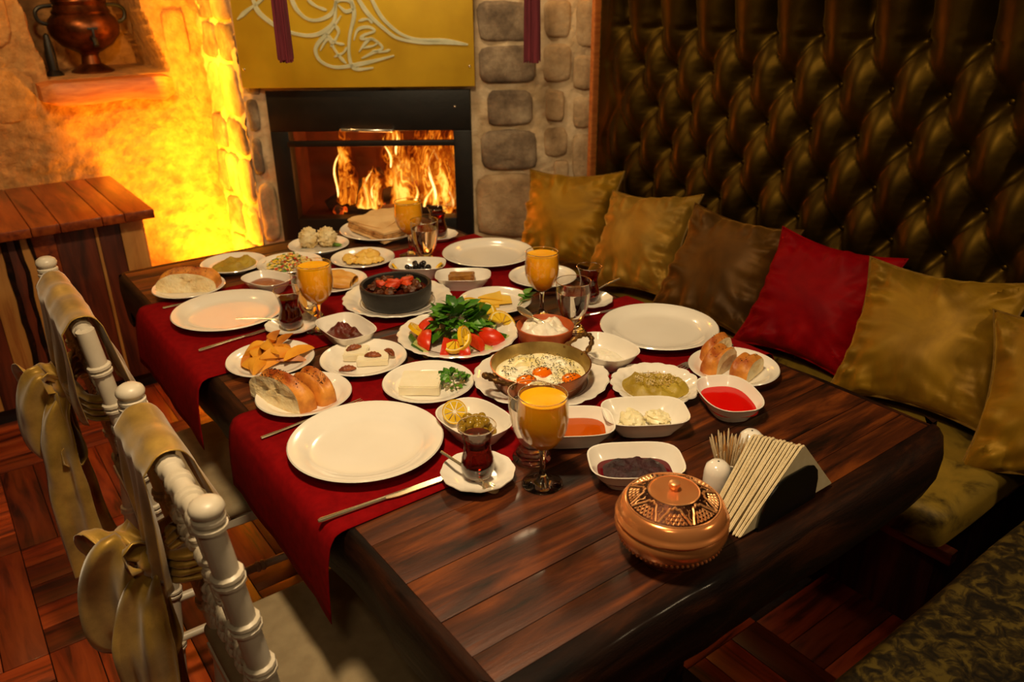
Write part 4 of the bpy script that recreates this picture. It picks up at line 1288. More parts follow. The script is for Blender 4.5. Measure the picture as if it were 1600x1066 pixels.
water_glass(1.116, 1.274, 'footed glass of water between the clay bowl and the bench')
water_glass(1.108, 1.916, 'footed glass of water before the far juice glass')
def tea_glass(x, y, lab, slab, spoon=None):
    z = base_z(x, y, .04)
    sau = MB().lathe([(0, .003), (.030, .003), (.032, 0), (.035, 0), (.040, .004), (.054, .012), (.061, .0165), (.0608, .0182), (.054, .0150), (.040, .0078), (.030, .006), (0, .006)], 48, rfun=lambda a, k: 1 + (.018 * math.cos(12 * a) if k in (5, 6, 7, 8, 9) else 0))
    s = single('saucer', sau, 'porcelain', slab, 'saucer', (x, y, z), group='white tea saucers')
    zt = z + .0062
    t = thing('tea_glass', lab, 'glass', (x, y, zt), group='tulip tea glasses')
    prof = [(.0185, .004), (.0245, .008), (.0278, .017), (.0285, .026), (.0262, .037), (.0226, .050), (.0218, .060), (.0238, .074), (.0282, .088), (.0315, .096)]
    bw = part('bowl', MB().lathe(shell(prof, .0011), 40), 'glass', t)
    part('base', MB().lathe([(0, 0), (.0175, 0), (.020, .0018), (.0185, .0055), (0, .0055)], 32), 'glass_solid', t)
    part('rim', MB().tube([(.0312 * math.cos(2 * PI * i / 40), .0312 * math.sin(2 * PI * i / 40), .096) for i in range(40)], .0008, 6, closed=True), 'glass_solid', bw)
    tp = [(0, .0058), (.0172, .0060)] + [(r - .0013, z_) for r, z_ in prof[1:7]] + [(.0228, .0735), (.0240, .0775), (0, .0772)]
    tag(link('black_tea', MB().lathe(tp, 40).mesh('black_tea', 'tea'), None, (x, y, zt)), lab.replace('tulip glass of tea', 'dark red tea in the tulip glass'), 'tea', 'glasses of tea')
def spoon_mesh(L, bowl=.014):
    b = MB()
    # local: bowl at origin, handle along +X rising a little
    b.grid(lambda u, v: ((u - .5) * 2 * bowl * 1.45, math.sin(v * PI - PI / 2) * bowl * math.sqrt(max(0, 1 - (2 * u - 1) ** 2)), -.004 * max(0, 1 - (2 * u - 1) ** 2) * math.cos(v * PI - PI / 2) + .004), 12, 10)
    b.tube(spline([(bowl * 1.35, 0, .0042), (bowl * 2.2, 0, .006), (L * .5, 0, .009), (L - bowl, 0, .0075)], 6), [.0022] * 6 + [.0018] * 6 + [.0026] * 7, 8, flat=.55)
    return b
SPOON = spoon_mesh(.135)
TSPOON = spoon_mesh(.118, .0105)
def spoon(name, mb, x, y, z, ang, tilt, lab, m='steel', group=None):
    o = single(name, mb, m, lab, 'spoon', (x, y, z), rot=(0, math.radians(tilt), math.radians(ang)), group=group)
    solidify(o, .0009)
tea_glass(.605, .916, 'tulip glass of tea in the front beside the large plate', 'white saucer under the front tea glass')
tea_glass(.604, 1.688, 'tulip glass of tea at the far left place', 'white saucer under the left tea glass')
tea_glass(1.262, 1.383, 'tulip glass of tea on the bench side', 'white saucer under the tea glass on the bench side')
tea_glass(1.262, 2.094, 'tulip glass of tea at the far end near the fire', 'white saucer under the tea glass near the fire')
spoon('teaspoon', TSPOON, .598, .872, .7605, 106, -13, 'teaspoon leaning on the front saucer and the large plate', 'gold_steel')
spoon('teaspoon', TSPOON, .598, 1.722, .7665, 158, -6, 'teaspoon across the left saucer pointing at the plate', 'gold_steel')
spoon('teaspoon', TSPOON, 1.285, 1.403, .7655, 2, -8, 'teaspoon on the bench side saucer pointing at the cushions', 'steel')
spoon('serving_spoon', SPOON, .935, 1.628, .781, 180, 2, 'steel spoon resting on the rim of the stew plate', 'steel')

# ---- cutlery
def knife_mesh():
    b = MB()
    b.tube([(-.11, 0, .004), (-.105, 0, .004), (-.05, 0, .004), (0, 0, .004)], [.0030, .0048, .0040, .0036], 8, flat=.8)
    b.prism([(0, -.004), (.02, -.008), (.095, -.008), (.108, -.002), (.112, .004), (.10, .005), (0, .005)], .003, .0046, .0004)
    return b
def fork_mesh():
    b = MB()
    b.tube(spline([(-.11, 0, .003), (-.06, 0, .004), (0, 0, .007), (.035, 0, .005)], 5), [.0042] * 4 + [.0034] * 4 + [.0028] * 8, 8, flat=.5)
    b.prism([(.03, -.003), (.042, -.0105), (.056, -.0115), (.056, .0115), (.042, .0105), (.03, .003)], .0035, .0055, .0005)
    for k in range(4):
        y = -.0098 + k * .00653
        b.tube([(.054, y, .0046), (.08, y, .0038), (.099, y * .96, .0055)], [.0015, .0014, .0007], 6, flat=.7)
    return b
KN, FK = knife_mesh(), fork_mesh()
def cutlery(name, mb, x, y, ang, lab, cat, m='gold_steel'):
    single(name, mb, m, lab, cat, (x, y, RT if True else TT), math.radians(ang), group='knives on the runners' if cat == 'knife' else 'forks on the runners')
cutlery('table_knife', KN, .456, .958, -4.5, 'knife on the runner edge below the near left plate', 'knife')
cutlery('table_fork', FK, .476, 1.262, 3, 'fork between the near left plate and the sesame bread', 'fork')
cutlery('table_knife', KN, .500, 1.716, 8, 'knife below the far left plate', 'knife')
cutlery('table_fork', FK, .508, 2.013, -3, 'fork half under the far left plate beside the bread', 'fork')
cutlery('table_knife', KN, 1.215, 1.326, 166, 'knife above the bench side plate near the tea', 'knife', 'steel')
cutlery('table_fork', FK, 1.240, .994, 184, 'fork below the bench side plate beside the bread', 'fork', 'steel')

# ---- clay bowl, stew pot, egg pan
tcl = single('clay_bowl', MB().lathe([(0, 0), (.045, 0), (.050, .003), (.058, .022), (.063, .046), (.064, .052), (.0615, .0535), (.0585, .050), (.054, .028), (.046, .012), (0, .010)], 44), 'clay', 'terracotta clay bowl of white cream with a spoon', 'bowl', (1.018, 1.254, RT))
def mound(R, z0, h, amp, fq, seed, n=40, m=14, sq=1.0, edge=.2):
    """food heaped in a dish: a lumpy disc"""
    def f(u, v):
        a, r = u * 2 * PI, v
        p = (R * r * math.cos(a), R * sq * r * math.sin(a))
        e = 1 - smoothstep(1 - edge, 1.0, r)
        z = z0 + h * (1 - r * r) * .6 + h * .4 * e + amp * fbm(p[0] * fq, p[1] * fq, seed) * e
        k = 1 + .10 * nz(math.cos(a) * 1.6, math.sin(a) * 1.6, seed) * r
        return (p[0] * k, p[1] * k, z if r < .999 else z0 - .002)
    return MB().grid(f, n, m, cu=True)
single('cream_topping', mound(.055, .036, .020, .014, 36, 2), 'cream', 'thick white clotted cream heaped in the clay bowl', 'cream', (1.018, 1.254, RT))
spoon('cream_spoon', spoon_mesh(.10, .015), .992, 1.296, .826, -58, 28, 'round steel spoon standing in the clay bowl of cream', 'gold_steel')
pot_xy = (.878, 1.676)
pz = RT + .0068
single('stew_pot', MB().lathe([(0, 0), (.072, 0), (.080, .004), (.087, .018), (.0895, .045), (.0895, .052), (.086, .0545), (.081, .052), (.079, .030), (.072, .014), (0, .012)], 56), 'black_clay', 'black clay pot of meat and pepper stew', 'pot', (*pot_xy, pz))
single('stew_gravy', mound(.0795, .035, .003, .004, 50, 9), 'stew_sauce', 'dark red gravy around the stewed meat', 'stew', (*pot_xy, pz))
r_ = random.Random(4)
for i in range(30):
    a, q = r_.uniform(0, 2 * PI), math.sqrt(r_.random()) * .062
    single('meat_chunk', MB().ball((0, 0, 0), (r_.uniform(.009, .014), r_.uniform(.008, .012), r_.uniform(.007, .010)), .5, 2.2, i, 10, 7), 'meat', 'browned chunk of meat in the black clay pot', 'meat', (pot_xy[0] + q * math.cos(a), pot_xy[1] + q * math.sin(a), pz + .042 + r_.uniform(0, .006)), r_.uniform(0, 6), 'meat chunks in the stew')
for i, (dx, dy) in enumerate(((-.012, -.012), (.022, -.016), (.003, .012), (.035, .008), (-.03, .02))):
    single('pepper_piece', MB().ball((0, 0, 0), (.021, .013, .007), .5, 2.0, i + 50, 10, 7), 'pepper_red', 'bright red pepper piece on top of the stew', 'pepper', (pot_xy[0] + dx, pot_xy[1] + dy, pz + .053), i * 1.1, 'red peppers in the stew')
for i, (dx, dy) in enumerate(((.058, -.01),)):
    single('green_pepper', MB().ball((0, 0, 0), (.016, .007, .004), .5, 2.0, i + 70, 10, 7), 'leaf_light', 'green pepper strip at the edge of the stew', 'pepper', (pot_xy[0] + dx, pot_xy[1] + dy, pz + .049), 1.2 + i, 'green peppers in the stew')

ex, ey = .889, 1.108
ez = RT + .0068
pan = thing('egg_pan', 'round copper pan with two twisted brass handles holding fried eggs', 'pan', (ex, ey, ez))
part('pan_outside', MB().lathe([(0, 0), (.080, 0), (.085, .003), (.0955, .030), (.1005, .047), (.1010, .0485), (.0985, .0488)], 64), 'old_copper', pan, label='reddish copper outside of the pan')
part('pan_inside', MB().lathe([(.0987, .0488), (.0980, .0475), (.0935, .030), (.0835, .006), (.080, .004), (0, .004)][::-1], 64), 'brass_tin', pan, label='yellowish worn inside of the pan')
for sg, a0 in ((1, math.radians(6)), (-1, math.radians(186))):
    ca, sa = math.cos(a0), math.sin(a0)
    pts = []
    for k in range(25):
        q = k / 24 * PI
        tl = (math.cos(q)) * .026
        out = .098 + .042 * math.sin(q) ** .8
        zz = .043 + .022 * math.sin(q)
        pts.append((out * ca - tl * sa, out * sa + tl * ca, zz))
    rad = [.0050 * (1 + .30 * math.sin(k * 2.1)) for k in range(25)]
    part('handle', MB().tube(pts, rad, 10), 'aged_brass', pan)
    part('handle_bracket', MB().ball((.0995 * ca - .026 * sa, .0995 * sa + .026 * ca, .042), (.007, .007, .008), .2, 3, 1, 10, 8).ball((.0995 * ca + .026 * sa, .0995 * sa - .026 * ca, .042), (.007, .007, .008), .2, 3, 2, 10, 8), 'aged_brass', pan)
single('fried_eggs', mound(.0915, .025, .003, .0055, 45, 5, 48, 20, edge=.1), 'egg_white', 'set white of the fried eggs filling the copper pan', 'eggs', (ex, ey, ez))
for i, (dx, dy) in enumerate(((-.001, -.006), (-.047, -.014), (.028, -.062))):
    single('egg_yolk', MB().ball((0, 0, 0), (.021, .019, .008), .12, 2, i, 20, 12), 'yolk', ('orange egg yolk in the middle of the copper pan', 'orange egg yolk at the left of the copper pan', 'orange egg yolk at the right front of the copper pan')[i], 'egg yolk', (ex + dx, ey + dy, ez + .0285))
hb = MB()
for i in range(520):
    a, q = r_.uniform(0, 2 * PI), math.sqrt(r_.random()) * .078
    x_, y_ = q * math.cos(a), q * math.sin(a)
    if nz(x_ * 25, y_ * 25, 3) < -.15: continue
    zz = .0312 + .005 * abs(fbm(x_ * 45, y_ * 45, 5))
    if any((x_ - dx) ** 2 + (y_ - dy) ** 2 < .017 ** 2 for dx, dy in ((-.001, -.006), (-.047, -.014), (.028, -.062))): zz = .0368
    hb.ball((x_, y_, zz), (.0022, .0010, .0007), 0, 1, 0, 4, 3, X=Matrix.Rotation(i, 3, 'Z'))
tag(part('herb_flakes', hb, 'herb', None, (ex, ey, ez), stuff=True), 'dried thyme flakes scattered over the fried eggs', 'herbs')

# ---- breads
def bread(L, w, h, seed, cut0=True, cut1=False, bulge=.25):
    """piece of flat loaf along X: crust over a cut face; material 1 = crumb"""
    prof_n = 18
    secs = []
    ns = 16
    for i in range(ns):
        q = i / (ns - 1)
        k = 1.0
        if not cut0: k = min(k, math.sqrt(max(.02, 1 - (1 - min(1, q / .3)) ** 2)))
        if not cut1: k = min(k, math.sqrt(max(.02, 1 - (1 - min(1, (1 - q) / .3)) ** 2)))
        ridge = 1 + bulge * .35 * math.sin(q * PI * 3.2 + seed)
        ring = []
        for j in range(prof_n):
            t_ = j / (prof_n - 1)
            a = PI * t_
            yy = -math.cos(a) * w / 2 * (1 if abs(math.cos(a)) < .97 else .98)
            zz = h * (math.sin(a) ** .62) * ridge * k
            yy *= .55 + .45 * k
            p = Vector(((q - .5) * L, yy, zz))
            nd = .004 * fbm(p.x * 22, p.y * 22, seed + p.z * 18)
            ring.append((p.x + nd * (0 if i in (0, ns - 1) else 1), p.y + nd, max(0, p.z + nd)))
        for j in range(1, 6):
            q2 = j / 6
            ring.append((ring[0][0], w / 2 * (1 - 2 * q2) * (.55 + .45 * k) * .98, 0.0))
        secs.append(ring)
    b = MB()
    b.rings(secs, True, False, False)
    def cutface(ring, flip):
        b.cur = 1
        c = Vector((sum(p[0] for p in ring) / len(ring), sum(p[1] for p in ring) / len(ring), sum(p[2] for p in ring) / len(ring)))
        n = len(ring)
        prev = None
        for kk in (1.0, .94, .7, .4, .15):
            rr = []
            for p in ring:
                P = c + (Vector(p) - c) * kk
                hole = max(0, nz(P.y * 60, P.z * 75, seed * 3) - .12) * .018
                rr.append(P + Vector(((hole if flip else -hole) * (kk < .93), 0, 0)))
            idx = [b.addv(p) for p in rr]
            if prev:
                for i in range(n):
                    f = [prev[i], prev[(i + 1) % n], idx[(i + 1) % n], idx[i]]
                    b.face(f if not flip else f[::-1])
            prev = idx
        b.face(prev if not flip else prev[::-1])
        b.cur = 0
    if cut0: cutface(secs[0], True)
    if cut1: cutface(secs[-1], False)
    return b
def bread_thing(name, lab, loc, rz, args, seeds, tilt=(0, 0), group=None):
    t = thing(name, lab, 'bread', loc, group=group, rot=(math.radians(tilt[0]), math.radians(tilt[1]), math.radians(rz)))
    L, w, h, sd = args[:4]
    lf = part('loaf', bread(*args), ('crust', 'crumb'), t, angle=60)
    if seeds:
        sb = MB()
        r2 = random.Random(sd)
        for i in range(seeds):
            q, a = (r2.uniform(.12, .88) if args[4] and args[5] else r2.uniform(.35, .92) if args[5] else r2.uniform(.32, .68)), PI * r2.uniform(.25, .75)
            sb.ball(((q - .5) * L, -math.cos(a) * w / 2 * .96, h * (math.sin(a) ** .62) * (1 + .0875 * math.sin(q * PI * 3.2 + sd)) + .0012), (.0013, .0008, .0007), 0, 1, 0, 5, 3, X=Matrix.Rotation(i * 1.3, 3, 'Z'))
        part('seed_topping', sb, 'seed_dark', t, stuff=True)
    return t
pz_ = .7602
bread_thing('bread_piece', 'thick cut piece of sesame flatbread with its holey face to the left, near left plate', (.452, 1.352, pz_), 198, (.052, .150, .060, 3, False, True), 150)
bread_thing('bread_piece', 'second seeded bread piece behind the thick cut one', (.506, 1.338, pz_), 192, (.044, .110, .054, 5, False, False), 70)
bread_thing('bread_piece', 'large cut bread on the far left plate with a holey face', (.497, 2.110, pz_), 237, (.075, .158, .058, 8, False, True), 90)
bread_thing('bread_slice', 'left slice of bread on the plate near the red cushion', (1.224, .938, pz_), -80, (.042, .088, .048, 11, False, True), 12)
bread_thing('bread_slice', 'right slice of bread on the plate near the red cushion', (1.246, .886, pz_), -76, (.044, .084, .042, 13, False, True), 12)
bread_thing('bread_slice', 'back slice of bread on the plate near the red cushion', (1.262, .978, pz_), -84, (.034, .080, .050, 15, False, True), 12)

# ---- potato wedges
def wedge(L, w, h, seed, mats=1):
    b = MB()
    n = 12
    rings = []
    for i in range(n):
        q = i / (n - 1)
        a = (q - .5) * 1.5
        k = math.sin(PI * (.06 + .88 * q)) ** .7
        cx, cy = math.sin(a) * L * .62, (math.cos(a) - 1) * L * .55
        d = Vector((-math.sin(a) * .7, math.cos(a), 0)).normalized()
        tri = [(-.5, 0), (-.42, .25), (0, 1), (.42, .25), (.5, 0), (0, -.12)]
        rings.append([Vector((cx, cy, 0)) + d * (u * w * k) + Vector((0, 0, v * h * k)) + noise.noise_vector(Vector((q * 4, u * 3, v * 3 + seed))) * .0015 for u, v in tri])
    return b.rings(rings)
PW = [((-.030, .030, .004), 20, 0), ((.000, .036, .006), 5, 20), ((-.045, -.004, .004), 70, 10), ((-.010, -.022, .004), 10, 5), ((.028, -.028, .004), -25, -10), ((.045, .000, .005), -70, 5), ((.010, .006, .014), 30, 40), ((-.022, .010, .018), 55, 30), ((.036, .026, .018), 40, -35), ((.012, -.020, .022), -5, 20), ((-.012, .028, .024), -10, 50), ((.048, -.026, .014), 15, 0), ((.028, .046, .022), 62, -40), ((-.035, -.026, .015), 35, 25), ((.000, .000, .030), 80, 15)]
for i, ((dx, dy, dz_), a, tl) in enumerate(PW):
    single('potato_wedge', wedge(r_.uniform(.08, .10), r_.uniform(.027, .034), r_.uniform(.014, .019), i), 'potato' if i % 4 else 'potato_skin', 'golden fried potato wedge heaped on the plate behind the sesame bread', 'potato wedge', (.494 + dx, 1.545 + dy, .7625 + dz_), group='potato wedges', rot=(math.radians(tl), math.radians(r_.uniform(-12, 12)), math.radians(a)), angle=60)

# ---- salad platter
sx, sy, sz = .883, 1.402, .7602
def leaf_mesh(L, w, curl, seed):
    def f(u, v):
        q = v
        ww = w * (math.sin(PI * (q ** .75)) ** .8) * (1 + .12 * math.sin(q * 26))
        U = u * 2 - 1
        return (U * ww / 2, q * L, curl * L * q * q + .12 * w * abs(U) * (1 - q) + .08 * L * nz(q * 3, U * 2, seed))
    return MB().grid(f, 6, 8)
LEAF = [leaf_mesh(.030 + .004 * k, .023 + .003 * k, -.9 + .35 * k, k) for k in range(4)]
LEAFM = [l.mesh('leaf', 'leaf' if k % 2 else 'leaf_light') for k, l in enumerate(LEAF)]
mint = thing('mint_bunch', 'bunch of fresh green mint leaves heaped in the middle of the tomato salad', 'herbs', (sx + .012, sy + .018, sz + .004))
for i in range(110):
    a = i * 2.399
    q = math.sqrt((i + .5) / 110)
    el = 1.25 - q * 1.15 + r_.uniform(-.2, .2)
    o = link('leaf', LEAFM[i % 4], mint, (q * .058 * math.cos(a), q * .046 * math.sin(a), .010 + .044 * (1 - q * q) + r_.uniform(-.010, .008)), (el, r_.uniform(-.6, .6), a - PI / 2), r_.uniform(.75, 1.15))
sb = MB()
for i in range(10):
    a = i * 2.1
    sb.tube([(0, 0, 0), (.012 * math.cos(a), .012 * math.sin(a), .02), (.035 * math.cos(a), .035 * math.sin(a), .035)], .0011, 5)
part('stems', sb, 'leaf_light', mint)
def tomato_wedge(seed, L=.078, w=.042, h=.030):
    b = MB()
    n, m = 14, 9
    rings = []
    def f(u, v):
        a = (v - .5) * PI * .62
        th = u * PI
        r = 1.0 + .04 * nz(u * 4, v * 3, seed)
        return (-math.cos(th) * L / 2, math.sin(th) * math.sin(a) * w / 2 * 1.25 * r, math.sin(th) * math.cos(a) * h * r)
    b.grid(f, n, m)
    b.cur = 1
    for e in (0, 1):
        def g(u, v, e=e):
            p, th = Vector(f(u, float(e))), u * PI
            c = Vector((-math.cos(th) * L / 2 * .9, 0, .002))
            q = p.lerp(c, v)
            return (q.x, q.y, q.z + .0018 * nz(u * 9, v * 6, seed + e) * (1 if .1 < v < .9 else 0))
        b.grid(g, n, 5)
    return b
def lemon_slice(R=.023, t=.006, half=True, seed=0):
    """half-moon lemon slice: rind, pith, flesh segments"""
    a1 = PI if half else 2 * PI
    out = [MB(), MB(), MB()]
    n = 20
    def arc(r0, r1, z0, z1, b):
        rings = []
        for i in range(n + 1):
            a = a1 * i / n
            c, s = math.cos(a), math.sin(a)
            rings.append([(r0 * c, r0 * s, z0), (r1 * c, r1 * s, z0), (r1 * c, r1 * s, z1), (r0 * c, r0 * s, z1)])
        b.rings(rings, True, half, half)
    arc(R * .93, R, 0, t, out[0])
    arc(R * .84, R * .93, .0003, t - .0003, out[1])
    k = 5 if half else 9
    for i in range(k):
        a0, a2 = a1 * (i + .06) / k, a1 * (i + .94) / k
        poly = [(R * .10 * math.cos((a0 + a2) / 2), R * .10 * math.sin((a0 + a2) / 2))] + [(R * .84 * math.cos(a0 + (a2 - a0) * j / 4), R * .84 * math.sin(a0 + (a2 - a0) * j / 4)) for j in range(5)]
        out[2].prism(poly, .0002, t - .0002, .0008)
    return out
LEM = lemon_slice()
LEMM = [LEM[0].mesh('lemon_rind', 'lemon_rind'), LEM[1].mesh('lemon_pith', 'lemon_pith'), LEM[2].mesh('lemon_flesh', 'lemon')]
LEM2 = lemon_slice(half=False)
LEMM2 = [LEM2[0].mesh('lemon_rind', 'lemon_rind'), LEM2[1].mesh('lemon_pith', 'lemon_pith'), LEM2[2].mesh('lemon_flesh', 'lemon')]
def lemon(lab, loc, rot, s=1.0, half=True, group=None):
    t = thing('lemon_slice', lab, 'lemon', loc, group=group, rot=tuple(math.radians(a) for a in rot))
    t.scale = (s, s, s)
    for nm, me in zip(('rind', 'pith', 'flesh'), LEMM if half else LEMM2): link(nm, me, t)
def view_dir(a, r): return (sx + r * math.cos(math.radians(a)), sy + r * math.sin(math.radians(a)))
TOM = [(-100, .070), (-52, .078), (178, .074), (212, .088), (250, .088), (8, .070), (25, .052), (120, .07), (-128, .094)]
for i, (a, q) in enumerate(TOM):
    x_, y_ = view_dir(a, q)
    single('tomato_wedge', tomato_wedge(i), ('tomato', 'tomato_flesh'), ('red tomato wedge at the front right of the salad plate', 'red tomato wedge under the lower right lemon', 'large red tomato wedge at the left of the salad plate', 'red tomato wedge below the left lemon slice', 'tomato wedge under the curved front lemon slice', 'red tomato wedge at the right edge beside the lemons', 'tomato wedge behind the upper right lemon', 'tomato wedge mostly hidden behind the mint', 'tomato wedge at the very front edge of the salad plate')[i], 'tomato', (x_, y_, sz + .006), group='tomato wedges of the salad', rot=(math.radians((-62, 58, 40, -65, 55, -50, 60, 30, -58)[i]), 0, math.radians(a + (10, -15, 60, 20, 0, 70, 30, 80, 25)[i])), angle=60)
def cucumber(L, seed):
    b = MB()
    R = .013
    pa, pb = [], []
    arc = [(R * math.cos(t_), R * math.sin(t_)) for t_ in [PI * .12 + PI * .76 * k / 7 for k in range(8)]]
    for e in (0, 1):
        x = (e - .5) * L
        pa.append([(x, p[0], p[1]) for p in arc])
    b.cur = 0
    b.rings(pa, False, False, False)
    b.cur = 1
    fl = [[(p[0], p[1], p[2]) for p in (r[0], r[-1])] for r in pa]
    for i in range(1): b.rings([[fl[0][0], fl[0][1], ((-.5) * L, 0, -.004)], [fl[1][0], fl[1][1], (.5 * L, 0, -.004)]], True, True, True)
    for e in (0, 1): b.face([b.addv(p) for p in pa[e]])
    return b
CUC = [(190, .108), (-112, .060), (-86, .092), (-35, .090), (-62, .065), (-20, .072), (165, .098), (232, .066)]
for i, (a, q) in enumerate(CUC):
    x_, y_ = view_dir(a, q)
    single('cucumber_spear', cucumber((.05, .06, .055, .07, .05, .055, .04, .06)[i], i), ('cucumber_skin', 'cucumber'), ('cucumber spear at the left edge of the salad plate', 'cucumber spear at the front under the curved lemon', 'short cucumber spear at the very front of the salad', 'long cucumber spear at the front right of the salad', 'cucumber spear between the two front tomatoes', 'cucumber spear under the lower right lemon', 'cucumber spear at the back left of the salad', 'cucumber spear beneath the left lemon slice')[i], 'cucumber', (x_, y_, sz + .008), group='cucumber spears of the salad', rot=(math.radians((120, 80, 200, 110, 60, 140, 90, 220)[i]), 0, math.radians(a + (80, 20, 10, -40, 30, 60, 90, 40)[i])), angle=40)
for lab, a, q, z, rot, s in (
    ('lemon wedge at the back left of the salad plate', 150, .084, .014, (35, 10, 60), 1.45),
    ('lemon slice lying over the left tomato of the salad', 236, .088, .030, (-25, 20, 150), 1.45),
    ('curved lemon slice at the front of the salad plate', -114, .088, .030, (70, 5, 40), 1.4),
    ('upper lemon slice at the right of the salad plate', 18, .098, .016, (48, -20, -60), 1.6),
    ('lower lemon slice at the right of the salad plate', -14, .106, .012, (35, 25, -20), 1.5),
    ('lemon slice leaning behind the mint of the salad', 38, .09, .028, (80, 0, -40), 1.5)):
    x_, y_ = view_dir(a, q)
    lemon(lab, (x_, y_, sz + z), rot, s)

# ---- cheeses, pecans, herbs
def slab(w, d, h, seed, jit=.0015):
    b = bmesh.new()
    bmesh.ops.create_cube(b, size=1)
    for v in b.verts: v.co = Vector((v.co.x * w, v.co.y * d, v.co.z * h + h / 2))
    bmesh.ops.bevel(b, geom=b.edges[:], offset=.002, segments=2, affect='EDGES')
    bmesh.ops.subdivide_edges(b, edges=[e for e in b.edges if e.calc_length() > .012], cuts=5, use_grid_fill=True)
    for v in b.verts: v.co += noise.noise_vector(v.co * 60 + Vector((seed * 7, 0, 0))) * jit
    m = MB()
    m.frombm(b)
    return m
single('cheese_block', slab(.080, .072, .021, 1), 'feta', 'square white cheese block beside the herbs', 'cheese', (.690, 1.240, pz_), math.radians(-38))
par = thing('herb_bunch', 'small bunch of curly dark green herbs beside the white cheese block', 'herbs', (.748, 1.214, pz_))
for i in range(46):
    a, q = i * 2.399, math.sqrt((i + .5) / 46) * .026
    link('leaf', LEAFM[i % 4], par, (q * math.cos(a) * 1.1, q * math.sin(a), .004 + .020 * (1 - (q / .026) ** 2)), (r_.uniform(.1, 1.2), r_.uniform(-.7, .7), a - PI / 2), r_.uniform(.32, .48))
pst = MB()
for i in range(9): pst.tube([(-.01, -.03, .002), (.004 * nz(i, 1), 0, .012), (.02 * nz(i, 5), .02, .02)], .0008, 4)
part('stems', pst, 'leaf_light', par)
single('cheese_portion', slab(.066, .050, .015, 4), 'feta', 'front slab of pale cheese under the pecans', 'cheese', (.670, 1.407, pz_), math.radians(-30))
single('cheese_portion', slab(.050, .048, .019, 6), 'feta', 'rear slab of pale cheese under the pecans', 'cheese', (.652, 1.447, pz_), math.radians(-36))
def pecan():
    b = MB()
    n = 18
    rings = []
    for i in range(n):
        q = i / (n - 1)
        k = math.sin(PI * (.04 + .92 * q)) ** .7
        ring = []
        for j in range(16):
            a = 2 * PI * j / 16
            gr = 1 - .38 * (abs(math.sin(2.5 * a)) < .3) * (math.sin(a) > -.2)
            ring.append(((q - .5) * .036, math.cos(a) * .0085 * k * gr, (math.sin(a) * .006 + .004) * k * gr + .001 * math.sin(q * 30 + j)))
        rings.append(ring)
    return b.rings(rings)
PEC = pecan().mesh('pecan', 'pecan')
for lab, x_, y_, z_, a in (('pecan lying on the rear cheese slab', .649, 1.452, .0195, 0), ('pecan lying on the front cheese slab', .668, 1.402, .0155, -35), ('pecan leaning right of the cheese slabs', .708, 1.404, .010, 95), ('pecan lying loose at the left rim of the cheese plate', .607, 1.400, .0022, -20)):
    tag(link('pecan', PEC, None, (x_, y_, pz_ + z_), (0, 0, math.radians(a))), lab, 'pecan', 'pecans on the cheese plate')
def sheet(poly, t, seed, warp=.003):
    b = bmesh.new()
    vs = [b.verts.new((x, y, 0)) for x, y in poly]
    f = b.faces.new(vs)
    bmesh.ops.subdivide_edges(b, edges=b.edges[:], cuts=4)
    bmesh.ops.triangulate(b, faces=b.faces[:])
    bmesh.ops.subdivide_edges(b, edges=b.edges[:], cuts=2, use_grid_fill=True)
    g = bmesh.ops.extrude_face_region(b, geom=b.faces[:])
    for v in [e for e in g['geom'] if isinstance(e, bmesh.types.BMVert)]: v.co.z += t
    for v in b.verts: v.co.z += warp * nz(v.co.x * 25, v.co.y * 25, seed)
    bmesh.ops.recalc_face_normals(b, faces=b.faces[:])
    m = MB()
    m.frombm(b)
    return m
for i, (dx, dy, dz_, a) in enumerate(((-.018, .012, .002, -30), (.012, .004, .0066, -22), (.018, .022, .0112, -48))):
    single('cheese_slice', sheet([(-.040, -.030), (.036, -.030), (.042, .012), (.010, .036), (-.036, .026)] if i < 2 else [(-.034, -.022), (.030, -.026), (.012, .034)], .0036, i, .002), 'kashar', ('lowest yellow cheese slice left of the mint sprig', 'middle yellow cheese slice on the plate', 'uppermost triangular yellow cheese slice')[i], 'cheese', (1.064 + dx, 1.522 + dy, pz_ + dz_ - .001), math.radians(a), angle=60)
ms = thing('mint_sprig', 'mint sprig hanging over the rim of the yellow cheese plate', 'herbs', (1.118, 1.472, pz_ + .010))
for i, (a, tl, s) in enumerate(((-20, .2, .8), (-60, .5, .9), (20, .3, .7), (-95, .2, .8), (-40, .9, .9))):
    link('leaf', LEAFM[i % 4], ms, (.004 * i, .003 * i - .006, .003 * i), (tl, 0, math.radians(a - 30)), s)
part('stem', MB().tube([(-.02, -.012, -.003), (0, 0, .002), (.022, .006, .010)], .0012, 5), 'leaf_light', ms)
for i, (dx, dy, a) in enumerate(((-.02, -.016, 10), (.022, -.02, 60))):
    single('cheese_ball', MB().ball((0, 0, .026), .029, .35, 6, i + 2, 26, 18), 'curd', ('left crumbly herbed cheese ball on the leaves', 'right crumbly herbed cheese ball on the leaves')[i], 'cheese ball', (.922 + (-.026, .022)[i], 2.240 + (.016, -.012)[i], pz_ + .003))
for i, (dx, dy, a) in enumerate(((-.05, .034, 60), (.052, -.030, -125), (.02, .03, -40))):
    tag(link('garnish_leaf', LEAFM[1 + i % 2], None, (.922 + dx * .5, 2.244 + dy * .5, pz_ + .001), (.08, 0, math.radians(a)), 1.25), ('broad leaf under the left cheese ball', 'broad leaf under the right cheese ball', 'broad leaf showing behind the cheese balls')[i], 'leaf', 'leaves under the cheese balls')
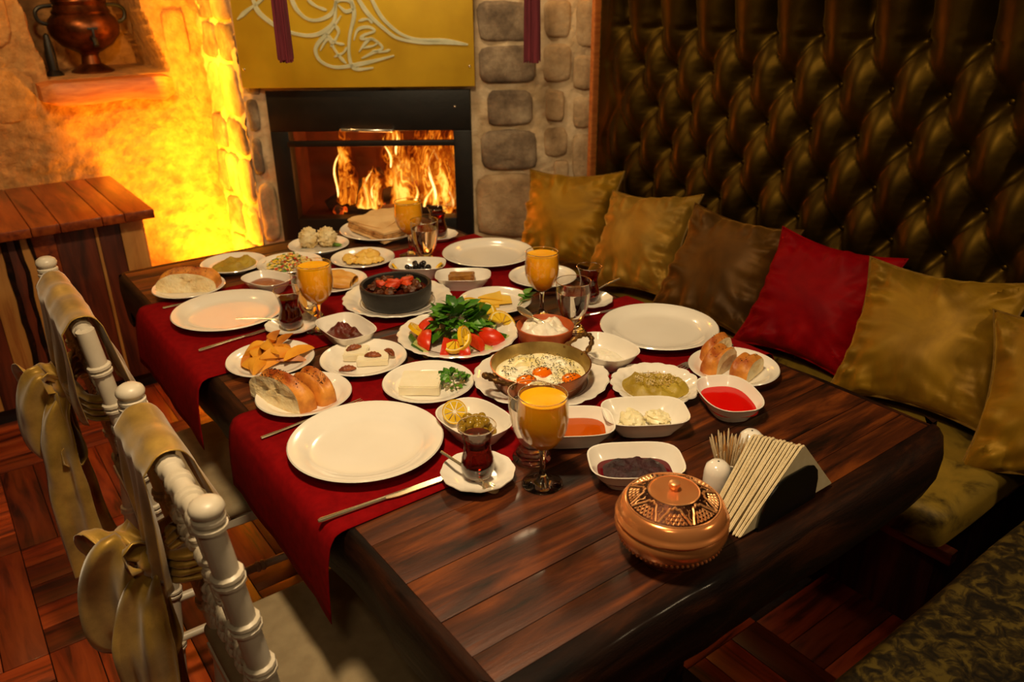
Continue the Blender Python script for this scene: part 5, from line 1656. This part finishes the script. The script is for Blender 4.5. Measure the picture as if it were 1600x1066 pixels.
def chip(seed, L=.05, w=.03):
    def f(u, v):
        U, V = u * 2 - 1, v * 2 - 1
        k = math.sqrt(max(0, 1 - V * V * .75))
        return (U * L / 2 * k * (1 + .15 * nz(u * 2, v * 2, seed)), V * w / 2, .010 * (1 - U * U) * (1 - V * V) + .006 * nz(U * 2, V * 2, seed + 4) + .004)
    return MB().grid(f, 12, 10)
for i, (dx, dy, dz_, a, sc_) in enumerate(((-.038, .022, .003, 70, 1.1), (-.042, -.012, .006, 30, .9), (-.016, -.034, .004, 140, 1.1), (.018, -.042, .003, 160, 1.1), (.038, .004, .005, 60, 1.2), (.030, .034, .004, 20, 1.1), (.004, .014, .007, 100, 1.0))):
    o = single('cheese_piece', chip(i), 'chips', 'golden baked cheese piece on the plate left of the black olives', 'cheese piece', (.966 + dx * .9, 2.035 + dy * .9, pz_ + dz_ - .004), math.radians(a), 'baked cheese pieces')
    o.scale = (sc_,) * 3
    solidify(o, .004, 1)
def pastry_roll(L, w, h, seed):
    def f(u, v):
        a = u * 2 * PI
        q = v
        k = .35 + .65 * math.sin(PI * (.08 + .84 * q)) ** .5
        x = (q - .5) * L
        y = math.cos(a) * w / 2 * k
        z = max(0, (math.sin(a) * .5 + .5)) * h * k
        n_ = .004 * fbm(x * 30, y * 30, seed)
        return (x, y + n_, z + n_ * (1 if z > .002 else 0))
    b = MB()
    b.grid(f, 24, 18, cu=True)
    return b
single('fried_pastry', pastry_roll(.095, .055, .032, 1), 'pastry', 'folded golden fried pastry leaning to the back of its plate', 'pastry', (.832, 1.908, pz_), math.radians(-55))
single('fried_pastry', pastry_roll(.090, .045, .026, 2), 'pastry', 'front golden fried pastry just right of the left juice glass', 'pastry', (.802, 1.878, pz_), math.radians(-38))
# folded flatbread: stacked folds of a thin sheet
fbx = thing('folded_flatbread', 'large folded stuffed flatbread on the far plate', 'bread', (1.152, 2.262, pz_ + .001), math.radians(0))
A_ = [(-.085, .085), (-.062, -.125), (.012, -.115), (.110, -.030), (.118, .090), (.060, .128)]
for i in range(4):
    k = 1 - .012 * i
    part('folded_layer' if i != 1 and i != 2 else 'filling', sheet([(x * k + .003 * i, y * k + .004 * i) for x, y in A_], .006, i, .004), 'flatbread' if i in (0, 3) else 'flatbread_fill', fbx, (0, 0, .0065 * i), (math.radians(0), 0, 0), angle=50)
part('folded_layer', sheet([(-.080, .085), (-.030, -.065), (.116, .030), (.116, .092), (.060, .124)], .005, 9, .006), 'flatbread', fbx, (0, 0, .026), (math.radians(3), math.radians(-2), 0), angle=50)

# ---- fillings of the small dishes
def filling(name, m, lab, cat, x, y, ang, w, d, z0, h, amp, fq, seed, edge=.25):
    def f(u, v):
        a, r = u * 2 * PI, v
        ca, sa = math.cos(a), math.sin(a)
        e = 3.4
        q = (abs(ca) ** e + abs(sa) ** e) ** (-1 / e)
        px, py = ca * q * w / 2 * r, sa * q * d / 2 * r
        ed = 1 - smoothstep(1 - edge, 1, r)
        return (px * (1 + .04 * nz(ca, sa, seed)), py * (1 + .06 * nz(ca, sa, seed + 2)), z0 + h * ed + amp * fbm(px * fq, py * fq, seed) * ed)
    return single(name, MB().grid(f, 44, 16, cu=True), m, lab, cat, (x, y, base_z(x, y, .06)), math.radians(ang), angle=80)
filling('red_jam', 'red_syrup', 'bright red runny jam in the dish below the bread slices', 'jam', 1.116, .822, 62, .124, .093, .0185, .0005, .0003, 30, 1, .1)
filling('honey', 'honey', 'clear amber honey in a dish by the front juice glass', 'honey', .806, .920, -34, .126, .086, .0180, .0005, .0003, 30, 2, .1)
filling('purple_jam', 'purple_jam', 'dark purple lumpy jam behind the copper pot', 'jam', .813, .764, -34, .116, .074, .0125, .013, .006, 80, 3, .4)
filling('purple_syrup', 'dark_syrup', 'thin crimson syrup around the purple jam', 'syrup', .813, .764, -34, .126, .084, .0140, .0005, .0003, 30, 33, .1)
filling('fig_jam', 'fig_jam', 'reddish brown fig jam with whole pieces', 'jam', .681, 1.556, 91, .124, .066, .010, .016, .012, 50, 4, .4)
filling('brown_sauce', 'brown_sauce', 'smooth brown sauce in the dish beside the corn salad', 'sauce', .660, 1.985, 112, .106, .078, .0165, .001, .001, 40, 5, .15)
filling('thick_cream', 'cream', 'thick white cream spread in the dish behind the egg pan', 'cream', 1.066, 1.113, 92, .105, .070, .008, .010, .006, 30, 6, .4)
for i, (dx, dy, s) in enumerate(((-.022, .010, .027), (.022, -.012, .023))):
    single('butter_lump', MB().ball((0, 0, 0), (s, s * .85, s * .62), .35, 3.5, i + 3, 26, 16), 'butter', ('left rough lump of butter', 'right rough lump of butter')[i], 'butter', (.937 + dx, .866 + dy, TT + .022), 1 + i)
r_ = random.Random(12)
OL = MB().ball((0, 0, 0), (.0098, .0080, .0080), .05, 2, 1, 12, 8).mesh('green_olive', 'olive_green')
OB = MB().ball((0, 0, 0), (.0088, .0078, .0076), .05, 2, 2, 12, 8).mesh('black_olive', 'olive_black')
for i in range(24):
    lay = 0 if i < 15 else 1
    a = i * 2.399
    q = math.sqrt(((i if lay == 0 else i - 15) + .5) / (15 if lay == 0 else 9)) * (.95 if lay == 0 else .62)
    lx_, ly_ = q * math.cos(a) * .041 , q * math.sin(a) * .030
    c_, s_ = math.cos(math.radians(94)), math.sin(math.radians(94))
    tag(link('green_olive', OL, None, (.679 + lx_ * c_ - ly_ * s_, 1.030 + lx_ * s_ + ly_ * c_, RT + .016 + lay * .0125 + q * .004), (r_.uniform(0, 1), r_.uniform(0, 1), r_.uniform(0, 6))), 'cracked green olive heaped in the white dish beside the front plate', 'olive', 'green olives')
lemon('round lemon slice standing in the green olive dish', (.665, 1.078, RT + .034), (68, 8, -30), .98, False)
for i in range(17):
    lay = 0 if i < 12 else 1
    a = i * 2.399
    q = math.sqrt(((i if lay == 0 else i - 12) + .5) / (12 if lay == 0 else 5)) * (.95 if lay == 0 else .55)
    lx_, ly_ = q * math.cos(a) * .038, q * math.sin(a) * .026
    c_, s_ = math.cos(math.radians(-36)), math.sin(math.radians(-36))
    tag(link('black_olive', OB, None, (1.033 + lx_ * c_ - ly_ * s_, 1.834 + lx_ * s_ + ly_ * c_, RT + .021 + lay * .012 + q * .003), (r_.uniform(0, 1), r_.uniform(0, 1), r_.uniform(0, 6))), 'shiny black olive heaped in the dish with two lemon slices', 'olive', 'black olives')
lemon('lemon slice at the left end of the black olive dish', (.985, 1.868, RT + .018), (50, 25, 55), .95)
lemon('lemon slice at the right end of the black olive dish', (1.078, 1.802, RT + .018), (50, -25, -130), .95)
single('honeycomb_piece', slab(.068, .042, .030, 9, .004), 'honeycomb', 'square piece of brown honeycomb in its dish', 'honeycomb', (1.081, 1.686, RT + .0075), math.radians(-36), angle=70)
single('green_puree', mound(.066, .006, .010, .010, 35, 4, 48, 16, .85), 'green_dip', 'olive green vegetable puree spread on the far left plate', 'puree', (.653, 2.231, pz_ - .006), .4)
single('green_dip', mound(.068, .008, .014, .012, 45, 7, 48, 16, .84, .25), 'green_dip', 'green avocado like dip on the small scalloped plate', 'dip', (1.060, .957, pz_ - .006), -.7)
gt = MB()
for i in range(170):
    a, q = r_.uniform(0, 2 * PI), math.sqrt(r_.random())
    x_, y_ = q * .040 * math.cos(a), q * .030 * math.sin(a)
    gt.tube([(x_, y_, .0215), (x_ + r_.uniform(-.004, .004), y_ + r_.uniform(-.004, .004), .0235)], .0006, 4)
tag(part('grated_topping', gt, 'grated', None, (1.060, .957, pz_ - .001), (0, 0, -.7), stuff=True), 'fine grated cheese sprinkled over the green dip', 'topping')
cs = [MB() for _ in range(4)]
for i in range(330):
    a, q = r_.uniform(0, 2 * PI), math.sqrt(r_.random())
    x_, y_ = q * .064 * math.cos(a), q * .058 * math.sin(a)
    z_ = .003 + .032 * (1 - q * q) * r_.uniform(.5, 1)
    cs[r_.choice((0, 0, 1, 1, 2, 3))].ball((x_, y_, z_), (r_.uniform(.004, .008), r_.uniform(.0025, .0045), .003), .3, 2, i, 6, 4, X=Matrix.Rotation(i, 3, 'Z'))
ct = thing('chopped_salad', 'chopped salad of corn, greens and red pepper heaped on its plate', 'salad', (.778, 2.122, pz_))
for nm, m, b in zip(('corn_bits', 'pale_bits', 'green_bits', 'red_bits'), ('corn', 'curd', 'leaf_light', 'pepper_red'), cs): part(nm, b, m, ct, stuff=True)

# ---- copper pot
cp = thing('copper_pot', 'round lidded copper pot with an embossed lid at the front of the table', 'pot', (.7255, .6065, TT))
part('pot_body', MB().lathe([(0, .003), (.046, .003), (.047, 0), (.050, 0), (.052, .005), (.060, .013), (.072, .028), (.0790, .043), (.0800, .050), (.0785, .0565), (.0745, .0605), (.072, .0605), (.07, .05), (0, .048)], 72), 'copper', cp)
bb = MB()
for i in range(64):
    a = 2 * PI * i / 64
    bb.ball((.0730 * math.cos(a), .0730 * math.sin(a), .0295), .0021, 0, 1, 0, 6, 4)
part('beaded_band', bb, 'copper_line', cp)
lidp = part('lid', MB().lathe([(.0745, .0605), (.0785, .0610), (.0798, .0640), (.0785, .0675), (.0765, .0690), (.0755, .0725), (.0738, .0780), (.0705, .0835), (.0672, .0868), (.0655, .0872)], 72), 'copper', cp)
def ringz(r): return .0872 + (.0655 - r) * .50
part('lid_ring', MB().lathe([(.0655, .0872), (.056, ringz(.056)), (.046, ringz(.046)), (.0345, ringz(.0345))], 72), 'copper_dark', lidp, label='dark embossed ring of the lid')
om = MB()
def rp(r, a): return (r * math.cos(a), r * math.sin(a), ringz(r) + .0004)
for R_ in (.0648, .0352): om.tube([rp(R_, 2 * PI * i / 72) for i in range(72)], .0010, 5, closed=True)
NA = 8
for k in range(NA):
    a0 = 2 * PI * k / NA
    hw_ = PI / NA * .92
    pts = []
    for i in range(25):
        q = -1 + 2 * i / 24
        r = .0625 - .0225 * (1 - abs(q) ** 2.6) * (1 + .07 * math.cos(q * 14))
        pts.append(rp(r, a0 + hw_ * q))
    om.tube(pts, .0015, 5)
    for (r, m, wd) in ((.0600, 5, .60), (.0550, 4, .46), (.0500, 3, .32)):
        for j in range(m):
            q = (j - (m - 1) / 2) / max(1, (m - 1) / 2) * wd
            ac = a0 + hw_ * q
            w_ = hw_ * wd / (m - 1) * .85
            om.tube([rp(r + .0016 - .0042 * math.sin(PI * e / 6), ac + w_ * (e / 3 - 1)) for e in range(7)], .0009, 4)
            om.ball(rp(r + .0006, ac), .0008, 0, 1, 0, 5, 4)
    am = a0 + PI / NA
    om.tube([rp(.062 - .004 * i, am + .035 * math.sin(i * 1.9)) for i in range(6)], .0007, 4)
    for i in range(5): om.ball(rp(.0595 - .0052 * i, am + (.075 if i % 2 else -.075)), .0009, 0, 1, 0, 5, 4)
part('embossed_ornament', om, 'copper_line', lidp, label='bright raised leaf and scale ornament')
part('lid_centre', MB().lathe([(.0345, ringz(.0345)), (.0325, ringz(.0345) + .0006), (.022, ringz(.0345) - .0006), (.008, ringz(.0345) + .0008), (0, ringz(.0345) + .001)], 48), 'copper', lidp)
part('knob', MB().lathe([(0, .100), (.0055, .1015), (.0050, .106), (.0072, .109), (.0080, .112), (.0076, .1155), (.005, .1172), (0, .1175)], 24), 'copper_line', lidp)

# ---- shakers, toothpicks, napkins
def shaker(x, y, lab):
    t = thing('shaker', lab, 'shaker', (x, y, TT))
    part('shaker_body', MB().lathe([(0, 0), (.0205, 0), (.0215, .002), (.0212, .030), (.0208, .044), (.0185, .054), (.012, .0605), (.004, .0625), (0, .0626)], 32), 'porcelain', t)
    part('pour_hole', MB().lathe([(0, .0632), (.0016, .0630), (.0016, .060), (0, .060)], 10), 'black_acrylic', t)
shaker(.883, .655, 'white round topped salt shaker beside the copper pot')
shaker(1.000, .682, 'white shaker half hidden behind the toothpicks')
tx_, ty_ = .928, .668
single('toothpick_cup', MB().lathe([(0, 0), (.019, 0), (.0205, .002), (.0225, .040), (.0225, .042), (.0212, .0425), (.0205, .040), (.0185, .004), (0, .003)], 32), 'porcelain', 'small white cup full of wrapped toothpicks', 'cup', (tx_, ty_, TT))
TP = MB().tube([(0, 0, 0), (0, 0, .004), (0, 0, .068), (0, 0, .074)], [.0008, .0017, .0017, .0007], 5).mesh('toothpick', 'wrapper')
TP2 = MB().tube([(0, 0, 0), (0, 0, .004), (0, 0, .068), (0, 0, .074)], [.0006, .0013, .0013, .0004], 5).mesh('toothpick_bare', 'bamboo')
for i in range(44):
    a, q = i * 2.399, math.sqrt((i + .5) / 44)
    tag(link('toothpick', TP if i % 3 else TP2, None, (tx_ + q * .012 * math.cos(a), ty_ + q * .012 * math.sin(a), TT + .0045), (-q * .30 * math.sin(a) + r_.uniform(-.05, .05), q * .30 * math.cos(a) + r_.uniform(-.05, .05), 0), (1, 1, r_.uniform(.92, 1.08))), 'thin toothpick standing in the small white cup', 'toothpick', 'toothpicks in the cup')
nh = thing('napkin_holder', 'black arched napkin holder on the right front of the table', 'napkin holder', (.930, .590, TT))
arch = [(-.072 + 0, 0), (.072, 0), (.072, .036), (.067, .054), (.055, .067), (.038, .073), (-.012, .073), (-.036, .067), (-.054, .052), (-.066, .03)]
for yy in (-.0335, .0355):
    part('side_plate', MB().prism(arch, 0, .003, .0006, X=Matrix.Translation((0, yy, 0)) @ Matrix.Rotation(PI / 2, 4, 'X')), 'black_acrylic', nh)
part('base_plate', MB().box((-.072, -.036, 0), (.072, .036, .0022), .0008), 'black_acrylic', nh)
for i in range(14):
    q = i / 13
    yy = .5605 + q * .054
    k = 1 - .02 * abs(nz(i * 1.7, 2))
    ap = (.020 - .030 * q + .004 * nz(i, 9), .108 + .004 * nz(i * 2.3, 4))
    tri = [(-.112 - .012 * q, .001), (.116 - .02 * q, .003), (ap[0] + .004, ap[1]), (ap[0] - .004, ap[1])]
    lean = .03 + .10 * q
    b = MB().prism(tri, 0, .0037, .0012, X=Matrix.Rotation(PI / 2 - lean, 4, 'X'), jit=.0008, seed=i)
    single('paper_napkin', b, 'paper', ('front cream napkin with its whole triangle showing behind the black arch' if i == 0 else 'rearmost cream napkin beside the toothpick cup' if i == 13 else '%s cream triangular napkin counted from the front of the holder' % ('second', 'third', 'fourth', 'fifth', 'sixth', 'seventh', 'eighth', 'ninth', 'tenth', 'eleventh', 'twelfth', 'thirteenth')[i - 1]), 'napkin', (.934, yy, TT + .0024), math.radians(r_.uniform(-1.5, 1.5)), 'folded napkins', smooth=False)
